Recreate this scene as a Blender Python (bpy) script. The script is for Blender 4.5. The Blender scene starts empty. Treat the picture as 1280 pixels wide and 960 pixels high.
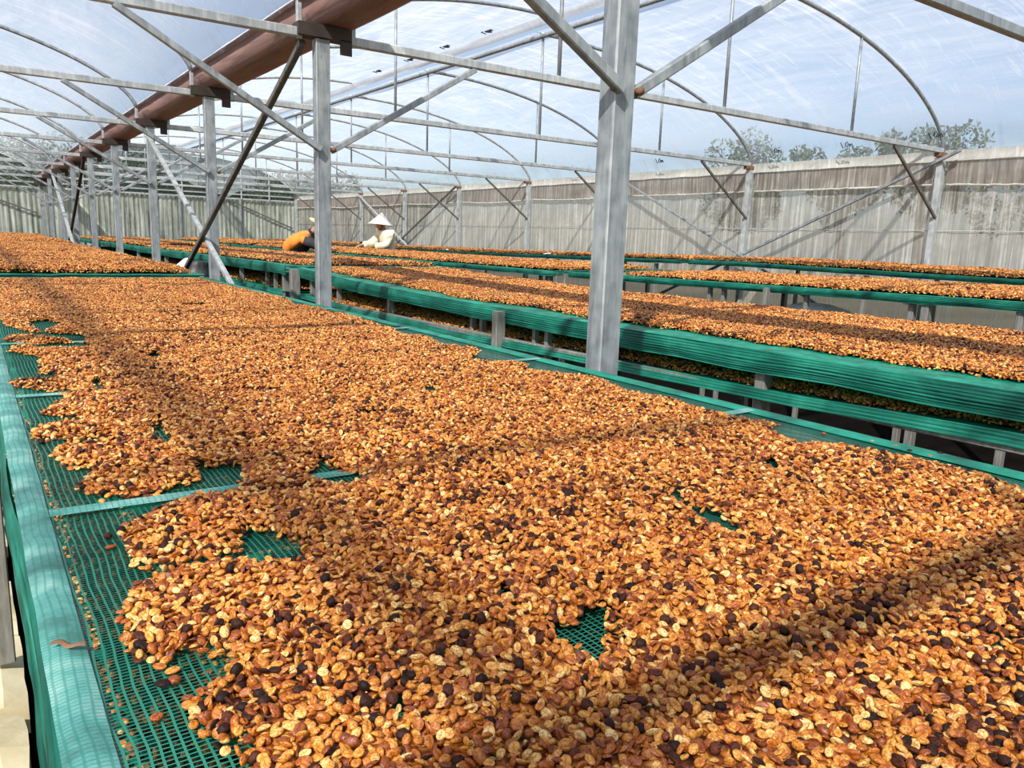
import bpy, bmesh, math, random
import numpy as np
from mathutils import Vector, Matrix, Quaternion, noise

# ------------------------------------------------------------------ camera, sky, sun, exposure
sc = bpy.context.scene
C = sc.collection
CAM_H = 1.25
cd = bpy.data.cameras.new('camera'); cam = bpy.data.objects.new('camera', cd); C.objects.link(cam)
cd.sensor_width = 36.0; cd.lens = 965.5 / 1280 * 36.0; cd.clip_start = 0.02; cd.clip_end = 500
_R = Vector((0.8214662, -0.56922208, 0.03434376)); _U = Vector((0.07712239, 0.17056631, 0.9823234)); _F = Vector((0.56501806, 0.80429681, -0.18401423))
cam.matrix_world = Matrix(((_R.x, _U.x, -_F.x, 0), (_R.y, _U.y, -_F.y, 0), (_R.z, _U.z, -_F.z, CAM_H), (0, 0, 0, 1)))
sc.camera = cam

w = bpy.data.worlds.new('sky'); sc.world = w; w.use_nodes = True
nt = w.node_tree; nt.nodes.clear()
out = nt.nodes.new('ShaderNodeOutputWorld'); bg = nt.nodes.new('ShaderNodeBackground')
sky = nt.nodes.new('ShaderNodeTexSky'); sky.sky_type = 'NISHITA'; sky.sun_disc = False
sky.sun_elevation = math.radians(47); sky.sun_rotation = math.radians(230); sky.air_density = 1.0; sky.dust_density = 1.2; sky.altitude = 800
tc = nt.nodes.new('ShaderNodeTexCoord'); mp = nt.nodes.new('ShaderNodeMapping'); mp.inputs['Scale'].default_value = (1, 1, 2.6)
ns = nt.nodes.new('ShaderNodeTexNoise'); ns.inputs['Scale'].default_value = 1.5; ns.inputs['Detail'].default_value = 6; ns.inputs['Distortion'].default_value = .4
rp = nt.nodes.new('ShaderNodeValToRGB'); rp.color_ramp.elements[0].position = .42; rp.color_ramp.elements[1].position = .72
rp.color_ramp.elements[0].color = (.12, .12, .12, 1); rp.color_ramp.elements[1].color = (.42, .42, .42, 1)
mx = nt.nodes.new('ShaderNodeMix'); mx.data_type = 'RGBA'; mx.inputs['B'].default_value = (6.2, 6.6, 7.2, 1)
nt.links.new(tc.outputs['Generated'], mp.inputs[0]); nt.links.new(mp.outputs[0], ns.inputs[0]); nt.links.new(ns.outputs['Fac'], rp.inputs[0])
nt.links.new(rp.outputs[0], mx.inputs['Factor']); nt.links.new(sky.outputs[0], mx.inputs['A'])
nt.links.new(mx.outputs['Result'], bg.inputs[0]); bg.inputs[1].default_value = 0.136
nt.links.new(bg.outputs[0], out.inputs[0])

sd = bpy.data.lights.new('sun', 'SUN'); sun = bpy.data.objects.new('sun', sd); C.objects.link(sun)
sd.energy = 9.2; sd.angle = math.radians(1.2); sd.color = (1.0, .95, .86)
sun.rotation_euler = Vector((0.57, 0.47, -0.70)).to_track_quat('-Z', 'Y').to_euler()
sun.location = (-20, -10, 25)
sc.view_settings.view_transform = 'Standard'; sc.view_settings.look = 'None'
sc.view_settings.exposure = 0.0; sc.view_settings.gamma = 1.0; sc.view_settings.use_curve_mapping = False

# ------------------------------------------------------------------ helpers
RND = random.Random(7); NR = np.random.RandomState(11)
def tag(o, label=None, cat=None, group=None, kind=None):
    if label: o['label'] = label
    if cat: o['category'] = cat
    if group: o['group'] = group
    if kind: o['kind'] = kind
    return o
def empty(name, loc=(0, 0, 0), rz=0.0):
    o = bpy.data.objects.new(name, None); C.objects.link(o); o.location = loc; o.rotation_euler.z = rz
    o.empty_display_size = .1
    return o
class MB:
    def __init__(s): s.v = []; s.f = []; s.sm = []
    def add(s, vs, fs, smooth=False):
        b = len(s.v); s.v += [tuple(v) for v in vs]; s.f += [tuple(i + b for i in f) for f in fs]; s.sm += [smooth] * len(fs)
        return s
    def box(s, x0, x1, y0, y1, z0, z1):
        vs = [(x, y, z) for z in (z0, z1) for y in (y0, y1) for x in (x0, x1)]
        return s.add(vs, [(0, 2, 3, 1), (4, 5, 7, 6), (0, 1, 5, 4), (2, 6, 7, 3), (0, 4, 6, 2), (1, 3, 7, 5)])
    def beam(s, a, b, wd, ht, up=(0, 0, 1), ch=0.12):
        a = Vector(a); b = Vector(b); d = (b - a).normalized(); u = Vector(up)
        sd_ = d.cross(u)
        if sd_.length < 1e-4: sd_ = d.cross(Vector((1, 0, 0)))
        sd_.normalize(); u = sd_.cross(d)
        c = ch * min(wd, ht); hw, hh = wd / 2, ht / 2
        prof = [(-hw + c, -hh), (hw - c, -hh), (hw, -hh + c), (hw, hh - c), (hw - c, hh), (-hw + c, hh), (-hw, hh - c), (-hw, -hh + c)]
        vs = [p + sd_ * x + u * y for p in (a, b) for x, y in prof]
        fs = [(i, (i + 1) % 8, 8 + (i + 1) % 8, 8 + i) for i in range(8)] + [tuple(range(7, -1, -1)), tuple(range(8, 16))]
        return s.add(vs, fs)
    def tube(s, pts, r, n=8, cap=True):
        pts = [Vector(p) for p in pts]; rings = []; N = len(pts)
        rr = r if hasattr(r, '__len__') else [r] * N
        t0 = (pts[1] - pts[0]).normalized(); ref = Vector((0, 0, 1)) if abs(t0.z) < .9 else Vector((1, 0, 0))
        vs = []
        for i, p in enumerate(pts):
            t = (pts[min(i + 1, N - 1)] - pts[max(i - 1, 0)]).normalized()
            a = t.cross(ref).normalized(); b = a.cross(t)
            vs += [p + (a * math.cos(2 * math.pi * k / n) + b * math.sin(2 * math.pi * k / n)) * rr[i] for k in range(n)]
        fs = [(i * n + k, i * n + (k + 1) % n, (i + 1) * n + (k + 1) % n, (i + 1) * n + k) for i in range(N - 1) for k in range(n)]
        if cap: fs += [tuple(range(n - 1, -1, -1)), tuple((N - 1) * n + k for k in range(n))]
        return s.add(vs, fs, True)
    def grid(s, fn, nu, nv, smooth=True):
        vs = [fn(i / nu, j / nv) for j in range(nv + 1) for i in range(nu + 1)]
        fs = [(j * (nu + 1) + i, j * (nu + 1) + i + 1, (j + 1) * (nu + 1) + i + 1, (j + 1) * (nu + 1) + i) for j in range(nv) for i in range(nu)]
        return s.add(vs, fs, smooth)
    def mesh(s, name, mat=None):
        me = bpy.data.meshes.new(name); me.from_pydata(s.v, [], s.f); me.polygons.foreach_set('use_smooth', s.sm); me.update()
        if mat: me.materials.append(mat)
        return me
    def build(s, name, mat, parent=None, loc=None):
        o = bpy.data.objects.new(name, s.mesh(name, mat)); C.objects.link(o)
        if parent: o.parent = parent
        if loc is not None: o.location = loc
        return o

def srgb(r, g, b):
    f = lambda c: c / 12.92 if c <= .04045 else ((c + .055) / 1.055) ** 2.4
    return (f(r / 255), f(g / 255), f(b / 255), 1)
class NT:
    def __init__(s, name):
        s.m = bpy.data.materials.new(name); s.m.use_nodes = True; s.t = s.m.node_tree; s.t.nodes.clear()
        s.out = s.n('ShaderNodeOutputMaterial')
    def n(s, t, **kw):
        nd = s.t.nodes.new(t)
        for k, v in kw.items():
            if k.startswith('_'): nd.inputs[k[1:].replace('_', ' ')].default_value = v
            else: setattr(nd, k, v)
        return nd
    def l(s, a, b): s.t.links.new(a, b)
    def coords(s, scale=(1, 1, 1), kind='Object'):
        c = s.n('ShaderNodeTexCoord'); m = s.n('ShaderNodeMapping'); m.inputs['Scale'].default_value = scale
        s.l(c.outputs[kind], m.inputs[0]); return m.outputs[0]
    def noise(s, vec, scale, detail=4, rough=.5, dist=0):
        x = s.n('ShaderNodeTexNoise'); x.inputs['Scale'].default_value = scale; x.inputs['Detail'].default_value = detail
        x.inputs['Roughness'].default_value = rough; x.inputs['Distortion'].default_value = dist; s.l(vec, x.inputs[0]); return x.outputs['Fac']
    def ramp(s, fac, stops, interp='LINEAR'):
        r = s.n('ShaderNodeValToRGB'); cr = r.color_ramp; cr.interpolation = interp
        while len(cr.elements) < len(stops): cr.elements.new(.5)
        for e, (p, c) in zip(cr.elements, stops): e.position = p; e.color = c if hasattr(c, '__len__') else (c, c, c, 1)
        s.l(fac, r.inputs[0]); return r.outputs[0]
    def math(s, op, a, b=0.0):
        m = s.n('ShaderNodeMath', operation=op)
        for i, x in enumerate((a, b)):
            if hasattr(x, 'default_value'): s.l(x, m.inputs[i])
            else: m.inputs[i].default_value = x
        return m.outputs[0]
    def bump(s, h, st=.3, dist=.01):
        b = s.n('ShaderNodeBump'); b.inputs['Strength'].default_value = st; b.inputs['Distance'].default_value = dist; s.l(h, b.inputs['Height']); return b.outputs[0]
    def bsdf(s, col, rough=.6, metal=0, normal=None, spec=.5):
        b = s.n('ShaderNodeBsdfPrincipled'); b.inputs['Metallic'].default_value = metal
        b.inputs['Specular IOR Level'].default_value = spec
        if hasattr(col, 'default_value'): s.l(col, b.inputs['Base Color'])
        else: b.inputs['Base Color'].default_value = col
        if hasattr(rough, 'default_value'): s.l(rough, b.inputs['Roughness'])
        else: b.inputs['Roughness'].default_value = rough
        if normal: s.l(normal, b.inputs['Normal'])
        return b
    def finish(s, sh): s.l(sh, s.out.inputs[0]); return s.m

def mat_simple(name, c1, c2, scale=8, rough=.6, metal=0, bump=.15, bscale=60, stretch=(1, 1, 1), spec=.5):
    t = NT(name); v = t.coords(stretch)
    col = t.ramp(t.noise(v, scale, 5), [(.3, c1), (.7, c2)])
    return t.finish(t.bsdf(col, rough, metal, t.bump(t.noise(v, bscale, 3), bump, .002), spec).outputs[0])

M = {}
def mat_steel(name, a, b, metal=.55, rough=.42):
    t = NT(name); v = t.coords((14, 14, 1.6))
    n1 = t.noise(v, 3, 6, .6, .4); v2 = t.coords((1, 1, 1)); n2 = t.noise(v2, 18, 4)
    m = t.math('ADD', t.math('MULTIPLY', n1, .6), t.math('MULTIPLY', n2, .4))
    col = t.ramp(m, [(.34, a), (.62, b)])
    r = t.ramp(n2, [(.3, rough - .1), (.7, rough + .15)])
    return t.finish(t.bsdf(col, r, metal, t.bump(n1, .12, .003)).outputs[0])
M['steel'] = mat_steel('galvanised_steel', srgb(112, 119, 124), srgb(166, 172, 174), .4, .5)
M['steel_light'] = mat_steel('pale_galvanised_steel', srgb(142, 148, 150), srgb(190, 194, 194), .3, .5)
M['steel_dark'] = mat_steel('weathered_dark_steel', srgb(78, 76, 72), srgb(120, 118, 112), .35, .55)
M['bracket'] = mat_simple('dark_painted_plate', srgb(38, 30, 28), srgb(62, 50, 44), 9, .6)
M['rust'] = mat_simple('rusty_bolt', srgb(96, 66, 44), srgb(140, 104, 76), 40, .8)
def mat_gutter():
    t = NT('gutter_sheet'); v = t.coords((6, .7, 6)); n = t.noise(v, 2.2, 5, .6, .8)
    col = t.ramp(n, [(.3, srgb(112, 84, 78)), (.55, srgb(150, 118, 112)), (.75, srgb(128, 86, 66))])
    b = t.bsdf(col, .55, 0, t.bump(n, .35, .02)); tr = t.n('ShaderNodeBsdfTranslucent'); tr.inputs[0].default_value = srgb(150, 92, 70)
    mx = t.n('ShaderNodeMixShader'); mx.inputs[0].default_value = .22; t.l(b.outputs[0], mx.inputs[1]); t.l(tr.outputs[0], mx.inputs[2])
    return t.finish(mx.outputs[0])
M['gutter'] = mat_gutter()
def mat_film(name, base=.25, tint=(.93, .95, .98, 1)):
    t = NT(name); v = t.coords((1, .25, 1)); n = t.noise(v, 3.2, 7, .62, 1.4); v2 = t.coords((1, 1, 1)); n2 = t.noise(v2, .55, 3)
    v3 = t.coords((.55, 3.4, .55)); n3 = t.noise(v3, 2.0, 5, .66, 1.6)
    f = t.ramp(n, [(.35, base - .08), (.7, base + .16)]); g = t.ramp(n2, [(.3, -.0), (.75, .14)]); h = t.ramp(n3, [(.52, 0.0), (.66, .20)])
    fac = t.math('ADD', t.math('ADD', f, g), h)
    tp = t.n('ShaderNodeBsdfTransparent'); tp.inputs[0].default_value = tint
    tl = t.n('ShaderNodeBsdfTranslucent'); tl.inputs[0].default_value = (.82, .84, .88, 1)
    nb = t.bump(n3, .5, .03)
    gl = t.bsdf((.82, .84, .88, 1), .32, 0, nb)
    m1 = t.n('ShaderNodeMixShader'); m1.inputs[0].default_value = .3; t.l(tl.outputs[0], m1.inputs[1]); t.l(gl.outputs[0], m1.inputs[2])
    m2 = t.n('ShaderNodeMixShader'); t.l(fac, m2.inputs[0]); t.l(tp.outputs[0], m2.inputs[1]); t.l(m1.outputs[0], m2.inputs[2])
    return t.finish(m2.outputs[0])
M['film'] = mat_film('greenhouse_film'); M['film_white'] = mat_film('folded_white_film', .82)
def mat_net(name, c1, c2, clear, streak=(30, 1, 1.2), axis_scale=1.0, dark=None, tl=.45):
    t = NT(name); v = t.coords(streak); n = t.noise(v, 1.0, 6, .65, .6); v2 = t.coords((1, 1, 1)); n2 = t.noise(v2, 1.1, 5, .6, 1.0); n3 = t.noise(v2, 9, 4, .6, .5)
    m = t.math('ADD', t.math('MULTIPLY', n, .72), t.math('ADD', t.math('MULTIPLY', n2, .18), t.math('MULTIPLY', n3, .10)))
    col = t.ramp(m, [(.40, c1), (.52, tuple((p_ + q_) / 2 * .92 for p_, q_ in zip(c1[:3], c2[:3])) + (1,)), (.60, c2)] if not dark else [(.38, dark), (.46, c1), (.60, c2)])
    d = t.bsdf(col, .85, 0, t.bump(n, .3, .02), .1); tr = t.n('ShaderNodeBsdfTranslucent'); t.l(col, tr.inputs[0])
    m1 = t.n('ShaderNodeMixShader'); m1.inputs[0].default_value = tl; t.l(d.outputs[0], m1.inputs[1]); t.l(tr.outputs[0], m1.inputs[2])
    tp = t.n('ShaderNodeBsdfTransparent'); m2 = t.n('ShaderNodeMixShader')
    fac = t.ramp(n, [(.4, 1 - clear), (.68, 1 - clear * .35)]); t.l(fac, m2.inputs[0]); t.l(tp.outputs[0], m2.inputs[1]); t.l(m1.outputs[0], m2.inputs[2])
    return t.finish(m2.outputs[0])
M['net_side'] = mat_net('grey_side_netting', srgb(132, 128, 121), srgb(216, 213, 205), .22, (1, 26, .8))
M['net_valance'] = mat_net('brown_grey_netting', srgb(138, 128, 120), srgb(206, 198, 188), .2, (1, 34, 1.4))
M['net_back'] = mat_net('ribbed_back_netting', srgb(158, 162, 150), srgb(212, 216, 204), .12, (15, 1, .6), dark=srgb(112, 116, 104))
M['net_gable'] = mat_net('dark_gable_netting', srgb(62, 72, 70), srgb(98, 108, 104), .38, (2, 1, 2))
def mat_bench_net(name, c1, c2, hole, cell=.0078, warp=.0035, rough=.45, thread=.5):
    t = NT(name); c = t.n('ShaderNodeTexCoord'); nz = t.n('ShaderNodeTexNoise'); nz.inputs['Scale'].default_value = 7; nz.inputs['Detail'].default_value = 2; t.l(c.outputs['Object'], nz.inputs[0])
    sv = t.n('ShaderNodeVectorMath', operation='SCALE'); sv.inputs['Scale'].default_value = warp * 4; t.l(nz.outputs['Color'], sv.inputs[0])
    av = t.n('ShaderNodeVectorMath', operation='ADD'); t.l(c.outputs['Object'], av.inputs[0]); t.l(sv.outputs[0], av.inputs[1])
    sp = t.n('ShaderNodeSeparateXYZ'); t.l(av.outputs[0], sp.inputs[0])
    def line(o, k, wd):
        fr = t.math('FRACT', t.math('DIVIDE', o, k)); return t.math('LESS_THAN', fr, wd)
    lx = line(sp.outputs[0], cell, .26); ly = line(sp.outputs[1], cell * .66, .26)
    th = t.math('MAXIMUM', lx, ly)
    n = t.noise(c.outputs['Object'], 5, 4); col = t.ramp(n, [(.3, c1), (.7, c2)])
    if not hole:
        n4 = t.noise(c.outputs['Object'], 11, 5, .65); under = t.ramp(n4, [(.36, tuple(q * .5 for q in c1[:3]) + (1,)), (.5, c1), (.66, c2)])
        mq = t.n('ShaderNodeMix', data_type='RGBA'); t.l(t.math('MULTIPLY', th, thread), mq.inputs['Factor']); t.l(under, mq.inputs['A']); mq.inputs['B'].default_value = srgb(10, 120, 100); col = mq.outputs['Result']
    b = t.bsdf(col, rough, 0, t.bump(th, .5, .002)); tl = t.n('ShaderNodeBsdfTranslucent'); t.l(col, tl.inputs[0])
    m1 = t.n('ShaderNodeMixShader'); m1.inputs[0].default_value = .25; t.l(b.outputs[0], m1.inputs[1]); t.l(tl.outputs[0], m1.inputs[2])
    if not hole:
        return t.finish(m1.outputs[0])
    tp = t.n('ShaderNodeBsdfTransparent'); m2 = t.n('ShaderNodeMixShader')
    fac = t.math('MAXIMUM', th, 1 - hole); t.l(fac, m2.inputs[0]); t.l(tp.outputs[0], m2.inputs[1]); t.l(m1.outputs[0], m2.inputs[2])
    return t.finish(m2.outputs[0])
M['net_open'] = mat_bench_net('green_open_mesh', srgb(14, 108, 90), srgb(54, 148, 124), 1.0, .0078)
M['net_edge'] = mat_bench_net('green_mesh_over_rail', srgb(104, 176, 168), srgb(170, 212, 204), 0)
M['net_bright'] = mat_bench_net('bright_green_stretched_mesh', srgb(2, 146, 118), srgb(24, 176, 148), 0, thread=.25)
def mat_skirt():
    t = NT('green_folded_mesh'); c = t.n('ShaderNodeTexCoord'); n = t.noise(c.outputs['Object'], 4, 5, .6, .6)
    v = t.coords((12, 1.1, 210)); st = t.noise(v, 1.5, 5, .65, .8)
    col = t.ramp(t.math('ADD', t.math('MULTIPLY', n, .5), t.math('MULTIPLY', st, .5)), [(.36, srgb(6, 70, 60)), (.5, srgb(12, 118, 98)), (.66, srgb(56, 166, 142))])
    b = t.bsdf(col, .5, 0, t.bump(st, .5, .004)); tr = t.n('ShaderNodeBsdfTranslucent'); t.l(col, tr.inputs[0])
    m1 = t.n('ShaderNodeMixShader'); m1.inputs[0].default_value = .25; t.l(b.outputs[0], m1.inputs[1]); t.l(tr.outputs[0], m1.inputs[2])
    return t.finish(m1.outputs[0])
M['skirt'] = mat_skirt()
def mat_bean(name, stops, rough=.38, bump=.35, spec=.5):
    t = NT(name); oi = t.n('ShaderNodeObjectInfo'); v = t.coords((1, 1, 1))
    rnd = t.ramp(oi.outputs['Random'], stops); n = t.noise(v, 420, 3, .6)
    mxc = t.n('ShaderNodeMix', data_type='RGBA', blend_type='MULTIPLY'); mxc.inputs['Factor'].default_value = 1
    t.l(rnd, mxc.inputs['A']); t.l(t.ramp(n, [(.34, (.34, .20, .13, 1)), (.5, (.86, .78, .70, 1)), (.62, (1, 1, 1, 1))]), mxc.inputs['B'])
    return t.finish(t.bsdf(mxc.outputs['Result'], rough, 0, t.bump(n, bump, .001), spec).outputs[0])
M['bean'] = mat_bean('honey_parchment', [(0, srgb(122, 58, 20)), (.18, srgb(172, 92, 30)), (.48, srgb(208, 132, 46)), (.8, srgb(232, 170, 78)), (1, srgb(248, 214, 142))], .42)
M['bean_dark'] = mat_bean('dried_cherry_skin', [(0, srgb(36, 22, 20)), (.5, srgb(58, 33, 27)), (1, srgb(98, 50, 34))], .6, .6, .2)
M['husk'] = mat_bean('reddish_husk', [(0, srgb(120, 60, 28)), (.5, srgb(174, 98, 42)), (1, srgb(212, 146, 78))], .45)
def mat_bed():
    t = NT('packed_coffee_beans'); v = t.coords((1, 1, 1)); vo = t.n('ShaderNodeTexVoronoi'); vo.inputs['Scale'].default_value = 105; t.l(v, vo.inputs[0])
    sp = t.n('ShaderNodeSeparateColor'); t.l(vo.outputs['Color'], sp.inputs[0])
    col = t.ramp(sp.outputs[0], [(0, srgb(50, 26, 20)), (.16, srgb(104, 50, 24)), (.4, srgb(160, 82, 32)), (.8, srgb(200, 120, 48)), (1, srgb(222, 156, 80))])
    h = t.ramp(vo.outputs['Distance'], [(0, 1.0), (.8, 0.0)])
    dk = t.n('ShaderNodeMix', data_type='RGBA', blend_type='MULTIPLY'); dk.inputs['Factor'].default_value = 1; t.l(col, dk.inputs['A']); t.l(t.ramp(h, [(0, .35), (.5, 1.0)]), dk.inputs['B'])  # cell rims darkened in the colour, as shade in the gaps between beans
    return t.finish(t.bsdf(dk.outputs['Result'], .5, 0, t.bump(h, 1.0, .006)).outputs[0])
M['bed'] = mat_bed()
M['soil'] = mat_simple('dark_ground_sheet', srgb(6, 5, 5), srgb(20, 16, 14), 6, .95, 0, .6, 30, spec=.05)
M['sand'] = mat_simple('pale_sandy_path', srgb(176, 158, 118), srgb(226, 212, 172), 3, .9, 0, .5, 25)
M['kerb'] = mat_simple('cream_concrete', srgb(206, 190, 150), srgb(240, 228, 194), 7, .85, 0, .4, 50)
M['outside'] = mat_simple('outdoor_ground', srgb(120, 112, 84), srgb(160, 150, 120), .4, .95, 0, .3, 3)
M['leg'] = mat_simple('weathered_bench_leg', srgb(112, 111, 106), srgb(152, 150, 144), 12, .55, .35, .25, 60, (6, 6, 1))
M['leaf'] = mat_simple('tree_foliage', srgb(58, 74, 50), srgb(98, 112, 78), 3, .8)
M['bark'] = mat_simple('tree_bark', srgb(88, 76, 62), srgb(120, 104, 86), 8, .9)
M['tarp'] = mat_simple('pink_tarpaulin', srgb(196, 168, 158), srgb(226, 208, 198), 2, .7, 0, .4, 8)
M['ink'] = mat_simple('marker_ink', srgb(40, 44, 60), srgb(60, 64, 80), 20, .6)
M['white'] = mat_simple('white_plastic', srgb(224, 226, 222), srgb(244, 244, 240), 12, .5)
M['hem'] = mat_net('white_hem_sheet', srgb(214, 212, 202), srgb(246, 245, 238), .12, (1, 20, 2), tl=.4)
M['black'] = mat_simple('black_plastic', srgb(22, 22, 24), srgb(44, 44, 46), 12, .5)
# ------------------------------------------------------------------ dimensions (metres, ground at z = 0)
XC, XS, SP, Y0 = 1.717, 8.633, 2.5, 1.926
YK = lambda k: Y0 + SP * k
YEND = YK(9); YNEAR = -3.2; TIE = 2.33
XR = 5.17; XL0 = XC - (XS - XC)          # ridge of the right bay, left eave of the left bay
XRL = XR - (XS - XC)                     # ridge of the left bay
def lerp(a, b, t): return a + (b - a) * t
def arch_right(x):                       # slope from the ridge down to the eave
    u = min(1, max(0, (x - XR) / 3.46)); return 2.30 + 1.08 * (1 - u * u) ** .6
def arch_left(x):                        # slope from the gutter up to the raised vent lip
    u = min(1, max(0, (5.0 - x) / 3.13)); return 2.47 + 1.10 * (1 - u * u) ** .6
def archL_right(x):                      # left bay: ridge down to the central gutter
    u = min(1, max(0, (x - XRL) / 3.34)); return 2.50 + .86 * (1 - u * u) ** .6
def archL_left(x):
    u = min(1, max(0, (XRL - .17 - x) / 3.30)); return 2.30 + 1.28 * (1 - u * u) ** .6

# ------------------------------------------------------------------ ground
f = MB(); f.grid(lambda u, v: (lerp(XL0 - .3, XS + .25, u), lerp(YNEAR, YEND + .3, v), 0.02 * noise.noise((u * 14, v * 24, 0)) - .01), 60, 110).build('floor', M['soil'])
bpy.data.objects['floor']['kind'] = 'structure'
o = MB(); o.grid(lambda u, v: (lerp(-70, 90, u), lerp(-40, 120, v), -.06), 4, 4); o = o.build('floor', M['outside']); o['kind'] = 'structure'
pth = MB(); pth.grid(lambda u, v: (lerp(-1.5, -.16, u), lerp(-1, 7, v), .03 + .025 * noise.noise((u * 9, v * 30, 3)) + .01 * noise.noise((u * 40, v * 130, 5))), 40, 160)
o = pth.build('floor', M['sand']); o['kind'] = 'structure'
for i in range(11):
    m = MB(); y0 = .4 + i * .42; dx = RND.uniform(-.012, .012); a = .012
    vs = []; nx, ny = 4, 5
    for j in range(ny + 1):
        for q in range(nx + 1):
            x = lerp(-.17 + dx, .035 + dx, q / nx); y = lerp(y0 + a, y0 + .42 - a, j / ny)
            vs.append((x + .006 * noise.noise((x * 20, y * 20, i)), y, .085 + .014 * noise.noise((x * 12, y * 9, i + 4)) - (.02 if q in (0, nx) else 0)))
    b = len(vs); fs = [(j * (nx + 1) + q, j * (nx + 1) + q + 1, (j + 1) * (nx + 1) + q + 1, (j + 1) * (nx + 1) + q) for j in range(ny) for q in range(nx)]
    edge = [q for q in range(nx + 1)] + [(j + 1) * (nx + 1) - 1 for j in range(1, ny + 1)] + [ny * (nx + 1) + q for q in range(nx - 1, -1, -1)] + [j * (nx + 1) for j in range(ny - 1, 0, -1)]
    vs += [(vs[e][0], vs[e][1], -.02) for e in edge]
    fs += [(edge[k], b + k, b + (k + 1) % len(edge), edge[(k + 1) % len(edge)]) for k in range(len(edge))]
    m.add(vs, fs)
    if i == 0:
        kerb = empty('kerb', (0, 0, 0)); tag(kerb, 'cream concrete kerb on the ground along the left of the near drying bench', 'kerb')
    m.build('kerb_block', M['kerb'], kerb)

# ------------------------------------------------------------------ roof films (ceiling)
def film_patch(fn, x0, x1, y0, y1, nu, nv, wr=.012, seed=0):
    m = MB()
    def g(u, v):
        x = lerp(x0, x1, u); y = lerp(y0, y1, v); z = fn(x)
        k = (y - Y0) / SP; sag = math.sin(math.pi * (k % 1.0))
        z += .02 - sag * .014 + wr * noise.noise((x * 1.8 + seed, y * 1.3, seed)) + wr * .5 * noise.noise((x * 9, y * 2.5, seed + 9)) * (.4 + u)
        return (x, y, z)
    return m.grid(g, nu, nv)
c1 = film_patch(arch_right, XR - .08, XS + .03, YNEAR, YEND, 44, 150, seed=1).build('ceiling', M['film']); c1['kind'] = 'structure'
c2 = film_patch(arch_left, XC + .23, XR + .05, YNEAR, YEND, 40, 150, seed=5).build('ceiling', M['film']); c2['kind'] = 'structure'
c3 = film_patch(archL_right, XRL - .03, XC - .09, YNEAR, YEND, 44, 150, seed=8).build('ceiling', M['film']); c3['kind'] = 'structure'
c4 = film_patch(archL_left, XL0, XRL - .03, YNEAR, YEND, 30, 60, seed=12).build('ceiling', M['film']); c4['kind'] = 'structure'
# handwritten marks on the film: '1.0m'
def scribble(p0, ux, uz, s, parent):
    st = [[(0, .9), (.35, 0)], [(.55, .05), (.62, .05)],
          [(.75, .25), (.85, .75), (1.15, .95), (1.3, .6), (1.1, .15), (.8, .2), (.9, .7)],
          [(1.4, .1), (1.45, .55), (1.6, .6), (1.65, .15), (1.72, .55), (1.9, .6), (1.95, .15), (2.1, .2)]]
    m = MB()
    for s_ in st:
        m.tube([Vector(p0) + Vector(ux) * x * s + Vector(uz) * y * s for x, y in s_], .0055, 5)
    return m.build('pen_mark', M['ink'], parent)
for y in (4.54, 5.56, 6.54, 8.57, 9.6, 10.6):
    scribble((8.50, y, 2.455 if y < 5 else 2.43), (.0, -1, 0), (-.35, 0, .93), .075, c1)
for y in (8.01, 8.97, 9.94, 10.92):
    scribble((5.0, y, 3.56), (0, -1, 0), (1, 0, 0.0), .10, c2)
# flap of the ridge vent and the two ridge pipes
for nm, xr, lo, hi in (('right', XR, 3.36, 3.57), ('left', XRL, 3.36, 3.58)):
    if nm == 'left':
        r = empty('ridge_pipe', (xr, YNEAR, lo)); tag(r, 'long steel ridge pipe running the length of the left bay roof', 'pipe')
        MB().tube([(-.03, 0, .12), (-.03, YEND - YNEAR, .12)], .017, 10).build('upper_pipe', M['steel'], r); continue
    m = MB(); m.grid(lambda u, v: (xr - .05 + .09 * u + .012 * noise.noise((v * 60, u * 3, 1)), lerp(YNEAR, YEND, v), lerp(hi - .02, hi - .08, u) + .012 * noise.noise((v * 50, u * 2, 7))), 4, 160)
    o = m.build('vent_flap', M['film_white'] if nm == 'right' else M['film']); tag(o, 'folded white film flap hanging along the ridge vent of the %s bay' % nm, 'vent flap')
    r = empty('ridge_pipe', (xr, YNEAR, lo)); tag(r, 'long steel ridge pipes running the length of the %s bay roof' % nm, 'pipe')
    MB().tube([(0.03, 0, hi - lo - .025), (0.03, YEND - YNEAR, hi - lo - .025)], .021, 10).build('upper_pipe', M['steel'], r)
    MB().tube([(-.08, 0, -.02), (-.08, YEND - YNEAR, -.02)], .024, 10).build('lower_pipe', M['steel'], r)

# ------------------------------------------------------------------ gutter
g = empty('rain_gutter', (0, YNEAR, 0)); tag(g, 'long brown sheet rain gutter carried on the central row of posts', 'gutter')
def gutter_prof(y):
    q = .006 * noise.noise((y * 1.7, 0, 0)); r = .010 * noise.noise((y * 2.9, 4, 0))
    return [(1.628, 2.535), (1.648, 2.555), (1.668, 2.50 + q), (1.662 + r, 2.482), (1.688 + q, 2.44), (1.705, 2.392 + q), (1.74, 2.388 - q), (1.885, 2.390), (1.912, 2.396 + q), (1.935 + q, 2.47), (1.95, 2.555), (1.97, 2.54)]
MB().box(1.60, 1.99, YEND - .30 - YNEAR, YEND - .08 - YNEAR, 2.24, 2.42).build('outlet_box', M['bracket'], g)
m = MB(); NY = 150
vs = []
for j in range(NY + 1):
    y = (YEND + .02 - YNEAR) * j / NY
    vs += [(x, y, z) for x, z in gutter_prof(y)] + [(x, y, z + .006) for x, z in gutter_prof(y)]
n = 12; fs = []
for j in range(NY):
    a = j * 24; b = a + 24
    for i in range(n - 1):
        fs.append((a + i, a + i + 1, b + i + 1, b + i)); fs.append((a + 12 + i + 1, a + 12 + i, b + 12 + i, b + 12 + i + 1))
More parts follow.
